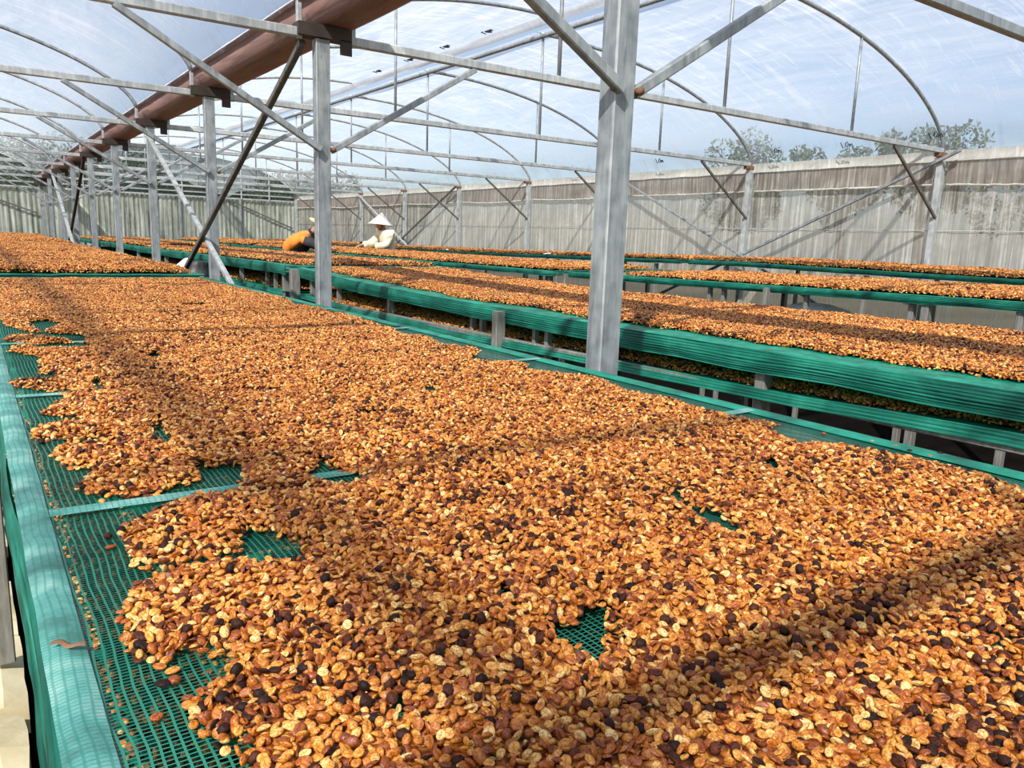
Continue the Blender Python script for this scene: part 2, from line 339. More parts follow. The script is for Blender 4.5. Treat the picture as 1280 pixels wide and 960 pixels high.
m.add(vs, fs, True).build('trough', M['gutter'], g)
for s_, x in ((-1, 1.640), (1, 1.960)):
    mm = MB(); mm.grid(lambda u, v: (x + s_ * (.012 - .05 * u), lerp(0, YEND - YNEAR, v), 2.550 + .03 * u + .008 * noise.noise((v * 70, u, 2))), 2, 150)
    mm.build('film_hem', M['film_white'], g)

# ------------------------------------------------------------------ posts
def post(x, y, h, label, group, wx=.082, wy=.062, mat='steel', name='steel_post'):
    r = empty(name, (x, y, 0)); tag(r, label, 'post', group)
    m = MB(); m.beam((0, -wy * .02, 0), (0, -wy * .02, h), wx, wy, (0, 1, 0), .06); m.build('channel', M[mat], r)
    lit_lip = MB(); lit_lip.beam((-wx * .455, -wy * .53, 0), (-wx * .455, -wy * .53, h), wx * .07, wy * .08, (0, 1, 0), .2); lit_lip.build('lit_lip', M['steel_light'], r)  # corner lip in paler steel, painting the bright highlight of the lit edge
    return r
ORD = ['nearest', 'second', 'third', 'fourth', 'fifth', 'sixth', 'seventh', 'eighth', 'ninth', 'tenth']
for k in range(-1, 10):
    lab = {0: 'tall double channel steel post in the middle, nearest to the camera', -1: 'galvanised steel post behind the camera under the gutter', 9: 'farthest galvanised post under the gutter, against the back netting'}.get(k, 'galvanised steel post under the brown gutter, %s from the camera' % ORD[k])
    p = post(XC, YK(k), 2.31, lab, 'central posts under the gutter', *((.088, .072) if k == 0 else (.082, .062)))
    b = MB(); b.box(-.145, .165, -.05, .05, 2.315, 2.382); b.box(.095, .165, -.05, -.042, 2.24, 2.32); b.build('gutter_bracket', M['bracket'], p)
    for bx, bz in ((-.052, 1.72), (.052, 1.72)):
        MB().tube([(bx, -.038, bz), (bx, -.058, bz)], .013, 8).build('bolt', M['rust'], p)
for k in range(0, 10):
    lab = 'steel post of the right side wall, %s from the camera' % ORD[k] if k < 9 else 'corner post where the right side wall meets the back netting'
    p = post(XS - .03, YK(k), 2.27, lab, 'side wall posts', .085, .06, 'steel_light', 'side_post')
    MB().box(-.09, .05, -.04, .04, 2.268, 2.31).build('post_cap', M['rust'], p)
for k in range(0, 10):
    post(XL0 + .03, YK(k), 2.27, 'post of the left eave of the left bay, %s from the camera' % ORD[k], 'left eave posts', .085, .06, 'steel_light', 'side_post')

# ------------------------------------------------------------------ roof trusses
def truss(k, bay):
    y = YK(k); r = empty('roof_truss', (0, y, 0))
    where = 'closest to the camera' if k == 0 else ('behind the camera' if k < 0 else ('at the back gable' if k == 9 else '%s from the camera' % ORD[k]))
    tag(r, 'arched steel roof truss over the %s bay, %s' % (bay, where), 'truss', '%s bay trusses' % bay)
    S = M['steel']; L = M['steel_light'] if k > 3 else S
    if bay == 'right': x0, x1, aR, aL, xr = XC + .17, XS - .05, arch_right, arch_left, XR
    else: x0, x1, aR, aL, xr = XL0 + .03, XC - .13, archL_right, archL_left, XRL
    MB().beam((x0, 0, TIE), (x1, 0, TIE), .045, .05).build('tie_beam', M['steel_light'] if k > 0 else S, r)
    e1 = XS - .01 if bay == 'right' else XC - .12
    pr_ = [(lerp(xr - .09, e1, t), 0, aR(lerp(xr - .09, e1, t)) - .012) for t in [1 - (1 - i / 26) ** 1.6 for i in range(27)]]
    if bay == 'right': pr_.append((XS + .03, 0, 2.28))
    MB().tube(pr_, .019, 8).build('arch_pipe', L, r)
    e0 = XC + .17 if bay == 'right' else XL0 + .01
    pl = [(lerp(e0, xr + .05, t), 0, aL(lerp(e0, xr + .05, t)) - .012) for t in [(i / 26) ** 1.5 for i in range(27)]]
    MB().tube(pl, .019, 8).build('arch_pipe', L, r)
    for fr in (.245, .49, .75):
        x = lerp(XC, XS, fr) - (0 if bay == 'right' else XS - XC)
        x = x if abs(x - xr) > .2 else xr - .06
        z = (aR(x) if x > xr - .08 else aL(x)) - .02
        MB().tube([(x, 0, TIE + .02), (x, 0, z)], .0135, 8).build('strut', S, r)
    # stub carrying the arch foot over the gutter side
    xs_ = XC + .19 if bay == 'right' else XC - .125
    MB().beam((xs_, 0, TIE - .03), (xs_, 0, 2.53), .028, .028, (0, 1, 0)).build('gutter_stub', M['steel_light'], r)
    # knee braces
    KB = M['steel']
    if bay == 'right':
        MB().beam((XC + .05, -.02, 1.715), (XC + 1.02, -.0, TIE - .03), .034, .034).build('knee_brace', KB, r)
        MB().beam((XS - .06, -.03, 1.63), (XS - .98, 0, TIE - .03), .028, .028).build('knee_brace', M['steel_dark'], r)
    else:
        MB().beam((XC - .03, -.055, 1.715), (XC - 1.05, -.03, TIE - .03), .034, .034).build('knee_brace', KB, r)
        MB().beam((XL0 + .06, -.03, 1.63), (XL0 + .98, 0, TIE - .03), .028, .028).build('knee_brace', KB, r)
for k in range(-1, 9):
    truss(k, 'right'); truss(k, 'left')

# ------------------------------------------------------------------ long diagonal braces between the posts
def brace(a, b, wdt, mat, label, group, name='cross_brace'):
    a = Vector(a); b = Vector(b); r = MB().beam((0, 0, 0), b - a, wdt, wdt, (1, 0, 0)).build(name, M[mat], None, a)
    tag(r, label, 'brace', group); return r
BX = XC - .085
brace((XC - .097, YK(1) + .03, 2.29), (XC - .097, YK(3) - .05, .06), .036, 'steel_dark', 'dark diagonal brace leaning from the top of the second central post', 'crossed braces along the central posts')
brace((XC - .060, YK(3) - .08, 2.26), (XC - .060, YK(1) + .05, .06), .036, 'steel_light', 'pale diagonal brace from the top of the fourth central post down to the near bench', 'crossed braces along the central posts')
brace((BX, YK(5), 2.29), (BX, YK(7) - .05, .06), .045, 'bracket', 'thin black diagonal brace among the far central posts', 'crossed braces along the central posts')
brace((BX - .05, YK(7) - .08, 2.26), (BX - .05, YK(5) + .05, .06), .05, 'steel_light', 'pale diagonal brace among the far central posts', 'crossed braces along the central posts')
SX = XS - .10
brace((SX, YK(1) - .22, 2.32), (SX, YK(3), .05), .034, 'steel', 'diagonal brace rising to the top of the second side wall post', 'crossed braces along the right wall')
brace((SX - .04, YK(3), 2.28), (SX - .04, YK(1), .05), .03, 'steel', 'diagonal brace of the right wall falling towards the camera, beside the middle post', 'crossed braces along the right wall')
brace((SX, YK(5), 2.32), (SX, YK(7), .05), .034, 'steel_dark', 'dark diagonal brace on the right wall behind the worker in the conical hat', 'crossed braces along the right wall')
brace((SX - .04, YK(7), 2.28), (SX - .04, YK(5), .05), .034, 'steel_light', 'pale diagonal brace on the right wall behind the worker in the conical hat', 'crossed braces along the right wall')

# ------------------------------------------------------------------ side wall netting
def curtain(x, y0, y1, z0, z1, amp=.012, seed=0, nu=160, nv=8, sway=.0):
    m = MB(); return m.grid(lambda u, v: (x + amp * noise.noise((u * (y1 - y0) * 3.2, v * .8, seed)) + amp * .5 * noise.noise((u * (y1 - y0) * 11, v * 1.2, seed)) + sway * v, lerp(y0, y1, u), lerp(z0, z1, v)), nu, nv)
wr = curtain(XS + .05, YNEAR, YEND, 0.0, 2.30, .018, 3, 260, 10).build('wall_right', M['net_side']); wr['kind'] = 'structure'
for k in range(-2, 9):                                             # one length of folded valance per bay
    y0, y1 = YK(k) + .05, YK(k + 1) - .06
    sg = RND.uniform(.0, .04)
    m = MB()
    def vfn(u, v, y0=y0, y1=y1, sg=sg, k=k):
        y = lerp(y0, y1, u); bot = 1.985 - sg * math.sin(math.pi * u) + .008 * noise.noise((u * 26, k, 3))
        return (XS + .012 + .02 * noise.noise((y * 2.2, v * 2, k)) * v, y, lerp(2.225 + .01 * noise.noise((u * 6, k, 8)), bot, v))
    m.grid(vfn, 60, 6); m.build('net_valance', M['net_valance'], wr)
    m = MB(); m.grid(lambda u, v: (XS - .01 + .012 * math.sin(v * 3), lerp(y0 - .06, y1 + .06, u), lerp(2.335, 2.225, v) + .008 * noise.noise((u * 9, v, k))), 40, 3); m.build('white_hem', M['hem'], wr)
    m = MB(); m.tube([(XS + .008 + .006 * noise.noise((t * 20, k, 1)), lerp(y0, y1, t), 1.985 - sg * math.sin(math.pi * t) + .010 * noise.noise((t * 26, k, 3))) for t in [i / 50 for i in range(51)]], .012, 5); m.build('lower_hem', M['hem'], wr)
    m = MB(); m.grid(lambda u, v: (XS - .012, YK(k + 1) + .045 + .035 * u + .006 * noise.noise((v * 9, u, k)), lerp(2.29, 1.97 , v)), 2, 12); m.build('white_hem', M['hem'], wr)
m = MB(); m.tube([(XS + .03, YNEAR, 1.50), (XS + .03, YEND, 1.50)], .004, 5); m.build('wall_wire', M['steel_light'], wr)
wl = curtain(XL0 - .04, YNEAR, YEND, 0, 2.30, .018, 9, 120, 6).build('wall_left', M['net_side']); wl['kind'] = 'structure'

# ------------------------------------------------------------------ back wall
wb = MB(); wb.grid(lambda u, v: (lerp(XL0, XS + .05, u), YEND + .16 + .012 * math.sin(u * 13.9 * 50 + 2 * noise.noise((u * 60, v, 0))) + .02 * noise.noise((u * 30, v * 2, 4)), lerp(0, 2.2, v)), 900, 6)
wb = wb.build('wall_back', M['net_back']); wb['kind'] = 'structure'
def gable(aL, aR, x0, x1, xr):
    m = MB(); xs = [lerp(x0, x1, i / 60) for i in range(61)]; top = [(aL(x) if x < xr else aR(x)) + .01 for x in xs]
    vs = [(x, YEND + .14, 2.19) for x in xs] + [(x, YEND + .14, max(2.2, t)) for x, t in zip(xs, top)]
    m.add(vs, [(i, i + 1, 62 + i, 61 + i) for i in range(60)]).build('gable_net', M['net_gable'], wb)
    L = M['steel_light']
    for z in (2.17, 2.30, 2.47, 2.66, 2.86, 3.08, 3.30):
        ok = [x for x, t in zip(xs, top) if t > z + .015]
        if len(ok) > 3: MB().beam((ok[0], YEND + .10, z), (ok[-1], YEND + .10, z), .04, .045 if z < 2.2 else .035).build('gable_rail', L, wb)
    for i in range(1, 8):
        x = lerp(x0, x1, i / 8); z = aL(x) if x < xr else aR(x)
        MB().beam((x, YEND + .08, 2.17), (x, YEND + .08, z), .035, .03, (0, 1, 0)).build('gable_upright', L, wb)
    MB().tube([(x, YEND + .09, t - .01) for x, t in zip(xs, top)], .022, 8).build('gable_arch', L, wb)
gable(arch_left, arch_right, XC + .15, XS, XR); gable(archL_left, archL_right, XL0, XC - .15, XRL)
for i in (1, 2, 3):
    x = lerp(XC, XS, i / 4); MB().beam((x, YEND + .09, 0), (x, YEND + .09, 2.17), .06, .05, (0, 1, 0)).build('wall_upright', M['steel'], wb)
MB().beam((6.5, YEND + .08, 2.15), (8.5, YEND + .08, 1.35), .04, .04).build('wall_strut', M['steel_dark'], wb)
MB().beam((-.2, YEND + .08, 2.15), (1.6, YEND + .08, 1.5), .04, .04).build('wall_strut', M['steel_dark'], wb)
PILE= [(0.145,5.695),(0.09,3.867),(0.086,3.393),(0.113,3.277),(0.156,3.136),(0.295,3.018),(0.299,2.836),(0.27,2.784),(0.153,2.996),(0.092,3.039),(0.071,2.938),(0.122,2.797),(0.272,2.803),(0.313,2.669),(0.249,2.583),(0.098,2.768),(0.066,2.67),(0.145,2.538),(0.137,2.416),(0.122,2.242),(0.16,2.175),(0.159,2.126),(0.11,2.172),(0.044,2.142),(0.102,2.028),(0.141,1.958),(0.15,1.895),(0.183,1.879),(0.13,1.857),(0.09,1.756),(0.158,1.684),(0.213,1.641),(0.151,1.649),(0.064,1.634),(0.069,1.559),(0.121,1.513),(0.19,1.478),(0.187,1.454),(0.145,1.476),(0.097,1.476),(0.089,1.424),(0.101,1.329),(0.133,1.298),(0.099,1.217),(0.113,1.181),(0.16,1.143),(0.195,1.124),(0.198,1.155),(0.257,1.175),(0.278,1.265),(0.314,1.158),(0.291,1.075),(0.256,1.102),(0.24,1.099),(0.19,1.08),(0.128,1.017),(0.127,0.969),(0.125,0.934),(0.126,0.889),(0.153,0.873),(0.176,0.872),(0.198,0.873),(0.233,0.871),(0.247,0.909),(0.258,0.939),(0.289,0.912),(0.312,0.869),(0.293,0.818),(0.258,0.83),(0.247,0.826),(0.229,0.855),(0.185,0.854),(0.145,0.858),(0.117,0.847),(0.098,0.794),(0.088,0.738),(0.09,0.693),(0.117,0.668),(0.131,0.672),(0.15,0.673),(0.155,0.648),(0.163,0.622),(0.116,0.609),(0.114,0.572),(0.12,0.534),(0.13,0.522),(0.129,0.497),(0.124,0.487),(0.109,0.428),(0.11,0.278),(0.746,-0.023),(1.132,0.157),(1.314,0.358),(1.385,0.51),(1.411,0.642),(1.392,0.73),(1.363,0.809),(1.321,0.886),(1.343,0.978),(1.43,0.992),(1.372,1.063),(1.361,1.168),(1.411,1.275),(1.364,1.374),(1.411,1.563),(1.328,1.711),(1.309,1.793),(1.392,1.871),(1.345,1.923),(1.24,1.983),(1.336,2.088),(1.412,2.177),(1.409,2.219),(1.344,2.308),(1.413,2.566),(1.33,2.57),(1.379,2.711),(1.411,2.935),(1.402,3.066),(1.431,3.231),(1.405,3.505),(1.441,3.709),(1.353,3.819),(1.452,4.199),(1.448,4.546),(1.416,5.163),(1.27,5.743),(0.685,5.843)]
HOLES= [[(0.409,2.451),(0.44,2.491),(0.442,2.371),(0.402,2.339)],[(0.217,2.054),(0.236,2.093),(0.239,1.934),(0.216,1.934)],[(0.165,3.427),(0.235,3.496),(0.28,3.393),(0.243,3.263),(0.194,3.099),(0.177,3.204)],[(0.236,1.143),(0.289,1.239),(0.346,1.229),(0.319,1.178),(0.26,1.121)],[(0.4,1.102),(0.458,1.203),(0.445,1.161),(0.458,1.119),(0.486,1.099),(0.462,1.041),(0.423,1.049)],[(0.894,1.669),(0.937,1.685),(0.917,1.602),(0.874,1.579)],[(0.841,0.79),(0.86,0.771),(0.831,0.713),(0.845,0.674),(0.826,0.617),(0.786,0.598),(0.795,0.652),(0.818,0.732)],[(0.43,0.538),(0.462,0.534),(0.492,0.545),(0.498,0.532),(0.471,0.504),(0.461,0.484),(0.427,0.464),(0.431,0.502)],[(0.42,0.628),(0.439,0.627),(0.445,0.606),(0.425,0.606)],[(0.25,0.547),(0.258,0.548),(0.257,0.532),(0.249,0.528)],[(0.254,0.512),(0.258,0.507),(0.249,0.49),(0.248,0.498)],[(1.107,0.815),(1.144,0.818),(1.126,0.772),(1.08,0.77)],[(0.848,4.111),(0.968,4.135),(0.926,3.912),(0.82,3.892)],[(0.657,1.472),(0.683,1.469),(0.668,1.417),(0.643,1.429)],[(0.122,1.967),(0.157,2.014),(0.182,1.94)],[(0.251,1.499),(0.282,1.591),(0.271,1.424),(0.246,1.347),(0.248,1.436)]]
SINGLES= [(0.113,1.006),(0.111,0.969),(0.092,0.593),(0.108,0.667),(0.116,0.655),(0.114,0.674),(0.114,0.638),(0.124,1.144),(0.221,1.286),(0.107,1.232),(0.088,1.521),(0.079,1.52),(0.105,0.638),(1.459,0.814),(1.465,0.769),(1.454,0.736),(1.485,0.694),(1.456,0.697),(1.421,0.898)]
# ------------------------------------------------------------------ drying benches
def bench(label, x0, x1, y0, y1, zf, legs, net='net_bright', skirt_h=.08, crossbars=(), lower=None, strip=.04, left_legs=False, end_skirt=True):
    r = empty('drying_bench', ((x0 + x1) / 2, y0, 0)); tag(r, label, 'drying bench', 'long mesh drying benches')
    ox, oy = (x0 + x1) / 2, y0
    L = y1 - y0; NYs = max(12, int(L * 8))
    m = MB(); m.grid(lambda u, v: (lerp(x0, x1, u) - ox, L * v, zf(lerp(x0, x1, u), y0 + L * v) - .006 * math.sin(math.pi * u) * (1 + .6 * noise.noise((u * 5, v * L * 3, 2)))), 12, NYs).build('net_top', M[net], r)
    e = 'net_edge' if net == 'net_open' else 'net_bright'
    for a, b in ((x0, x0 + strip), (x1 - strip * (1.6 if net == 'net_open' else 1), x1)):
        mt = 'net_edge' if (a == x0 and net == 'net_open') else 'net_bright'
        m = MB(); m.grid(lambda u, v: (lerp(a, b, u) - ox + .0015 * noise.noise((v * L * 9, u, 3)), L * v, zf(lerp(a, b, u), y0 + L * v) + .002 + .0035 * math.sin(math.pi * u) + .001 * noise.noise((u * 4, v * L * 22, 5))), 4, NYs * 3).build('net_edge', M[mt], r)
    for s_, x in ((-1, x0), (1, x1)):
        pts = [(x - s_ * .022 - ox, L * v, zf(x, y0 + L * v) - .024) for v in [i / 16 for i in range(17)]]
        mm = MB()
        for p, q in zip(pts, pts[1:]): mm.beam(p, q, .036, .036)
        mm.build('frame_rail', M['leg'], r)
        def sk(u, v, s_=s_, x=x):
            y = y0 + L * u
            rib = .0030 * math.sin(v * math.pi * 2 * 8 + 3.5 * noise.noise((y * 1.1, v * 2.5, 7)) + 1.2 * noise.noise((y * 7, v * 3, 4))) + .002 * noise.noise((y * 24, v * 18, 1))
            top = .004 * noise.noise((y * 3, 1, 2))
            bulge = .010 * math.sin(math.pi * min(1, v * 1.1)) + .008 * noise.noise((y * 1.9, v, s_))
            return (x + s_ * (rib + bulge) - ox, L * u, zf(x, y) + .002 - v * skirt_h + top * v + .004 * noise.noise((y * 2.3, 5, s_)) * v)
        m = MB(); m.grid(sk, int(L * 14), 26).build('net_skirt', M['skirt'], r)
    for yy, sgn in ((0.0, -1), (L, 1)):
        m = MB(); m.grid(lambda u, v: (lerp(x0, x1, u) - ox, yy + sgn * (.006 * math.sin(v * 18) + .006 * noise.noise((u * 8, v, sgn))), zf(lerp(x0, x1, u), y0 + yy) + .006 + .004 * noise.noise((u * 9, 2, sgn)) - v * skirt_h * .9), 40, 12).build('net_skirt', M['skirt'], r)
        m = MB(); m.grid(lambda u, v: (lerp(x0, x1, u) - ox, yy - sgn * v * .055, zf(lerp(x0, x1, u), y0 + yy) + .007 + .003 * noise.noise((u * 12, v, sgn + 4))), 40, 2).build('net_edge', M['net_bright'], r)
    for yb in crossbars:
        m = MB(); m.grid(lambda u, v: (lerp(x0 + strip, x1 - strip, u) - ox, yb - y0 + (v - .5) * .030, zf(lerp(x0, x1, u), yb) + .0025 + .002 * math.sin(math.pi * v) - .006 * math.sin(math.pi * u) + .0025), 24, 3).build('cross_bar', M['net_edge'], r)
    for (lx, ly, out_, wd) in legs:
        z = zf(lx, ly); top = z - (.012 if out_ else .05)
        MB().beam((lx - ox, ly - y0, .10 if lx < 0 else 0), (lx - ox, ly - y0, top), wd, wd * .8, (0, 1, 0), .08).build('leg', M['leg'], r)
    if lower:
        zl, yl0, yl1 = lower
        m = MB(); m.grid(lambda u, v: (lerp(x0 - .02 if net != 'net_open' else x0 + .01, x1 - .01, u) - ox, lerp(yl0, yl1, v) - y0, zl(lerp(x0, x1, u), lerp(yl0, yl1, v)) - .01 * math.sin(math.pi * u)), 8, 60).build('lower_net', M['net_bright'] if net != 'net_open' else M['skirt'], r)
        for s_, x in ((-1, x0 - .03 if net != 'net_open' else x0 + .012), (1, x1)):
            m = MB(); m.grid(lambda u, v: (x - ox + s_ * (.0025 * math.sin(v * 22) + .006 * noise.noise((u * 20, v, 6)) - .012 * (1 - v)), lerp(yl0, yl1, u) - y0, zl(x, lerp(yl0, yl1, u)) + .010 - v * .040 + .004 * noise.noise((u * 14, 1, 1))), int((yl1 - yl0) * 12), 12).build('lower_skirt', M['skirt'], r)
            MB().beam((x - s_ * .025 - ox, yl0 - y0, zl(x, yl0) - .026), (x - s_ * .025 - ox, yl1 - y0, zl(x, yl1) - .026), .03, .03).build('lower_rail', M['leg'], r)
    return r
ZN = .875
z1 = lambda x, y: ZN
z1b = lambda x, y: float(np.interp(y, [6.3, 8, 25], [.892, .897, .905]))
def z2(x, y): return .878 + float(np.interp(y, [0, 2.4, 4.2, 5.8, 6.8, 7.0, 13.6, 24], [.004, -.003, .002, .028, .066, .078, .042, .01])) + (x - 2.37) / 1.58 * .035 * max(0, 1 - y / 6.8)
def z2l(x, y): return float(np.interp(y, [0, .9, 1.6, 3.8, 5.6, 7, 24], [.76, .762, .735, .70, .70, .72, .70]))
def z3(x, y): return float(np.interp(y, [-1, 1.9, 4, 6.5, 9, 24], [1.01, 1.0, .975, .945, .938, .915])) + (x - 4.8) * .015
def z4(x, y): return float(np.interp(y, [0, 2.8, 5.7, 9.3, 12, 24], [1.05, 1.065, 1.085, 1.035, 1.0, .95])) + (x - 7) * .01
X1 = (.026, 1.50); X2 = (2.37, 3.95); X3 = (4.80, 6.30); X4 = (7.0, 8.45)
bench('near drying bench filling the foreground, its left strip of open green mesh bare', X1[0], X1[1], -1.0, 6.26, z1, [(-.004, 2.3, 1, .05), (.06, 4.9, 0, .045), (.06, -.3, 0, .045), (1.44, .3, 0, .045), (1.44, 2.9, 0, .045), (1.44, 5.6, 0, .045)], 'net_open', .07, (.27, 1.12, 1.95, 2.83, 3.67, 4.52, 5.37), (lambda x, y: ZN - .17, -.9, 6.2), .034)
bench('far bench continuing the near row up to the back netting', X1[0], X1[1], 6.36, 24.0, z1b, [(x, y, 0, .045) for x in (.08, 1.42) for y in (6.6, 9, 12, 15, 18, 21)])
L2 = [(2.335, 3.47, 1, .06), (2.42, 1.80, 0, .055), (3.86, 3.0, 0, .04), (2.44, 3.27, 0, .03), (2.44, 3.16, 0, .035), (2.42, 4.97, 0, .04), (2.44, 3.90, 0, .03), (2.46, 3.82, 0, .035), (2.4, .2, 0, .05), (3.86, .9, 0, .05), (3.86, 5.2, 0, .05), (2.33, 6.68, 1, .08), (2.43, 6.5, 0, .05), (2.42, 5.9, 0, .035)]
bench('bench across the aisle with a thick folded green skirt and a lower shelf of beans', X2[0], X2[1], -.6, 6.74, z2, L2, 'net_bright', .082, (), (z2l, -.5, 6.7), .07)
bench('second bench of the row beyond the aisle, seen past the second central post', X2[0] - .06, X2[1], 6.86, 14.3, z2, [(2.36, 7.0, 0, .06), (2.38, 7.35, 0, .035), (2.38, 7.6, 0, .035), (2.36, 8.4, 0, .04), (2.36, 10.2, 0, .05), (2.36, 12.2, 0, .05), (3.88, 7, 0, .05), (3.88, 9.5, 0, .05), (3.88, 12.5, 0, .05)], 'net_bright', .085, (), (z2l, 6.9, 14.2), .05)
bench('farthest bench of the row beyond the aisle, short of the back netting', X2[0] - .02, X2[1], 14.42, 23.6, z2, [(x, y, 0, .05) for x in (2.4, 3.88) for y in (14.7, 17, 19.5, 22)], lower=(z2l, 14.5, 23.5))
L3 = [(4.775, 3.60, 1, .045), (4.86, 3.32, 0, .035), (4.86, 2.56, 0, .045), (4.84, 2.46, 0, .06), (4.84, 1.93, 0, .05), (4.86, 4.2, 0, .035), (4.86, 4.06, 0, .035), (4.86, 5.3, 0, .04), (6.24, 2.1, 0, .05), (6.24, 4.5, 0, .05), (4.775, 5.95, 1, .05), (4.86, .6, 0, .05)]
bench('third bench from the left, on slim legs with pale wall seen beneath', X3[0], X3[1], -.4, 6.02, z3, L3, skirt_h=.05)
bench('bench of the third row at which the worker in the conical hat is standing', X3[0], X3[1], 6.14, 16.6, z3, [(x, y, 0, .045) for x in (4.86, 6.24) for y in (6.3, 8.3, 10.4, 12.5, 14.6)], skirt_h=.05)
bench('farthest bench of the third row, close to the back netting', X3[0], X3[1], 16.75, 23.6, z3, [(x, y, 0, .045) for x in (4.86, 6.24) for y in (17, 19, 21, 23)], skirt_h=.05)
bench('bench along the right side wall, nearest the camera', X4[0], X4[1], .4, 6.42, z4, [(x, y, 0, .045) for x in (7.06, 8.4) for y in (1, 2.6, 4.2, 5.9)], skirt_h=.045)
bench('middle bench along the right side wall with a dark basin at its far end', X4[0], X4[1], 6.56, 16.4, z4, [(x, y, 0, .045) for x in (7.06, 8.4) for y in (7, 9, 11, 13, 15)], skirt_h=.045)
bench('farthest bench along the right side wall by the corner post', X4[0], X4[1], 16.55, 23.6, z4, [(x, y, 0, .045) for x in (7.06, 8.4) for y in (17, 19, 21, 23)], skirt_h=.045)

# ------------------------------------------------------------------ bean shapes (instanced)
def bean_mesh(name, mat, kind, nu=14, nv=8, seed=0):
    m = MB(); rs = random.Random(seed); a, b, c = {'bean': (.0061, .0044, .0032), 'round': (.0054, .0046, .0036), 'half': (.0060, .0046, .0027), 'cherry': (.0062, .0053, .0046), 'husk': (.0066, .0050, .0030)}[kind]
    a *= rs.uniform(.92, 1.1); b *= rs.uniform(.92, 1.08)
    def P(u, v):
        th = math.pi * v; ph = 2 * math.pi * u
        x, y, z = math.cos(th), math.sin(th) * math.cos(ph), math.sin(th) * math.sin(ph)
        q = 1 + (.16 if kind == 'cherry' else .05) * noise.noise((x * 2.2 + seed, y * 2.2, z * 2.2))
        X, Y, Z = a * x * q, b * y * q, c * z * q
        if kind in ('bean', 'half', 'round') and z > 0:                 # flat face with the crease
            Z *= .52; g = math.exp(-(y / .17) ** 2) * max(0, 1 - abs(x) ** 3)
            Z -= c * .42 * g
        if kind == 'husk' and z > 0: Z = Z * -.62 + .0004
        return (X, Y, Z)
    vs = [P(0, 0)] + [P(u / nu, v / nv) for v in range(1, nv) for u in range(nu)] + [P(0, 1)]
    fs = [(0, 1 + u, 1 + (u + 1) % nu) for u in range(nu)]
    for v in range(nv - 2):
        fs += [(1 + v * nu + u, 1 + (v + 1) * nu + u, 1 + (v + 1) * nu + (u + 1) % nu, 1 + v * nu + (u + 1) % nu) for u in range(nu)]
    e = len(vs) - 1; fs += [(e, 1 + (nv - 2) * nu + (u + 1) % nu, 1 + (nv - 2) * nu + u) for u in range(nu)]
    m.add(vs, fs, True); return m.mesh(name, mat)
KINDS = [('bean', 'bean'), ('round', 'bean'), ('half', 'bean'), ('bean', 'bean'), ('husk', 'husk'), ('cherry', 'bean_dark'), ('half', 'bean_dark')]
LO = [bean_mesh('bean_shape', M[mt], k, 10, 6, i) for i, (k, mt) in enumerate(KINDS)]
HI = [bean_mesh('bean_shape_fine', M[mt], k, 20, 14, i) for i, (k, mt) in enumerate(KINDS)]
def lib(name, meshes):
    col = bpy.data.collections.new(name)
    for i, me in enumerate(meshes):
        o = bpy.data.objects.new('bean_%02d' % i, me); col.objects.link(o)
    return col
COL = lib('bean_shapes', LO); COLH = lib('bean_shapes_fine', HI)
def scatter_group(name, col):
    ng = bpy.data.node_groups.new(name, 'GeometryNodeTree')
    ng.interface.new_socket('Geometry', in_out='INPUT', socket_type='NodeSocketGeometry'); ng.interface.new_socket('Geometry', in_out='OUTPUT', socket_type='NodeSocketGeometry')
    N = ng.nodes.new; Lk = ng.links.new; gi = N('NodeGroupInput'); go = N('NodeGroupOutput')
    m2p = N('GeometryNodeMeshToPoints'); iop = N('GeometryNodeInstanceOnPoints'); ci = N('GeometryNodeCollectionInfo'); ci.inputs['Collection'].default_value = col
    ci.inputs['Separate Children'].default_value = True; ci.inputs['Reset Children'].default_value = True
    jg = N('GeometryNodeJoinGeometry')
    def at(nm, ty): a = N('GeometryNodeInputNamedAttribute'); a.data_type = ty; a.inputs['Name'].default_value = nm; return a.outputs['Attribute']
    Lk(gi.outputs[0], m2p.inputs['Mesh']); Lk(at('sel', 'BOOLEAN'), m2p.inputs['Selection']); Lk(m2p.outputs[0], iop.inputs['Points'])
    Lk(ci.outputs[0], iop.inputs['Instance']); iop.inputs['Pick Instance'].default_value = True; Lk(at('var', 'INT'), iop.inputs['Instance Index'])
    e = N('FunctionNodeEulerToRotation'); Lk(at('rot', 'FLOAT_VECTOR'), e.inputs[0]); Lk(e.outputs[0], iop.inputs['Rotation']); Lk(at('scl', 'FLOAT'), iop.inputs['Scale'])
    Lk(iop.outputs[0], jg.inputs[0]); Lk(gi.outputs[0], jg.inputs[0]); Lk(jg.outputs[0], go.inputs[0]); return ng
NG = scatter_group('scatter_beans', COL); NGH = scatter_group('scatter_beans_fine', COLH)

class VN:                                    # cheap vectorised value noise
    def __init__(s, seed): s.g = np.random.RandomState(seed).rand(256, 256)
    def __call__(s, x, y):
        xi = np.floor(x).astype(int); yi = np.floor(y).astype(int); fx = x - xi; fy = y - yi; fx = fx * fx * (3 - 2 * fx); fy = fy * fy * (3 - 2 * fy)
        g = s.g; a = g[xi % 256, yi % 256]; b = g[(xi + 1) % 256, yi % 256]; c = g[xi % 256, (yi + 1) % 256]; d = g[(xi + 1) % 256, (yi + 1) % 256]
        return (a * (1 - fx) + b * fx) * (1 - fy) + (c * (1 - fx) + d * fx) * fy - .5
V1, V2, V3, V4 = VN(1), VN(2), VN(3), VN(4)
def inside(poly, x, y):
    r = np.zeros(x.shape, bool); n = len(poly)
    for i in range(n):
        ax, ay = poly[i]; bx, by = poly[(i + 1) % n]
        if ay == by: continue
        c = ((ay > y) != (by > y)); r ^= c & (x < (bx - ax) * (y - ay) / (by - ay) + ax)
    return r
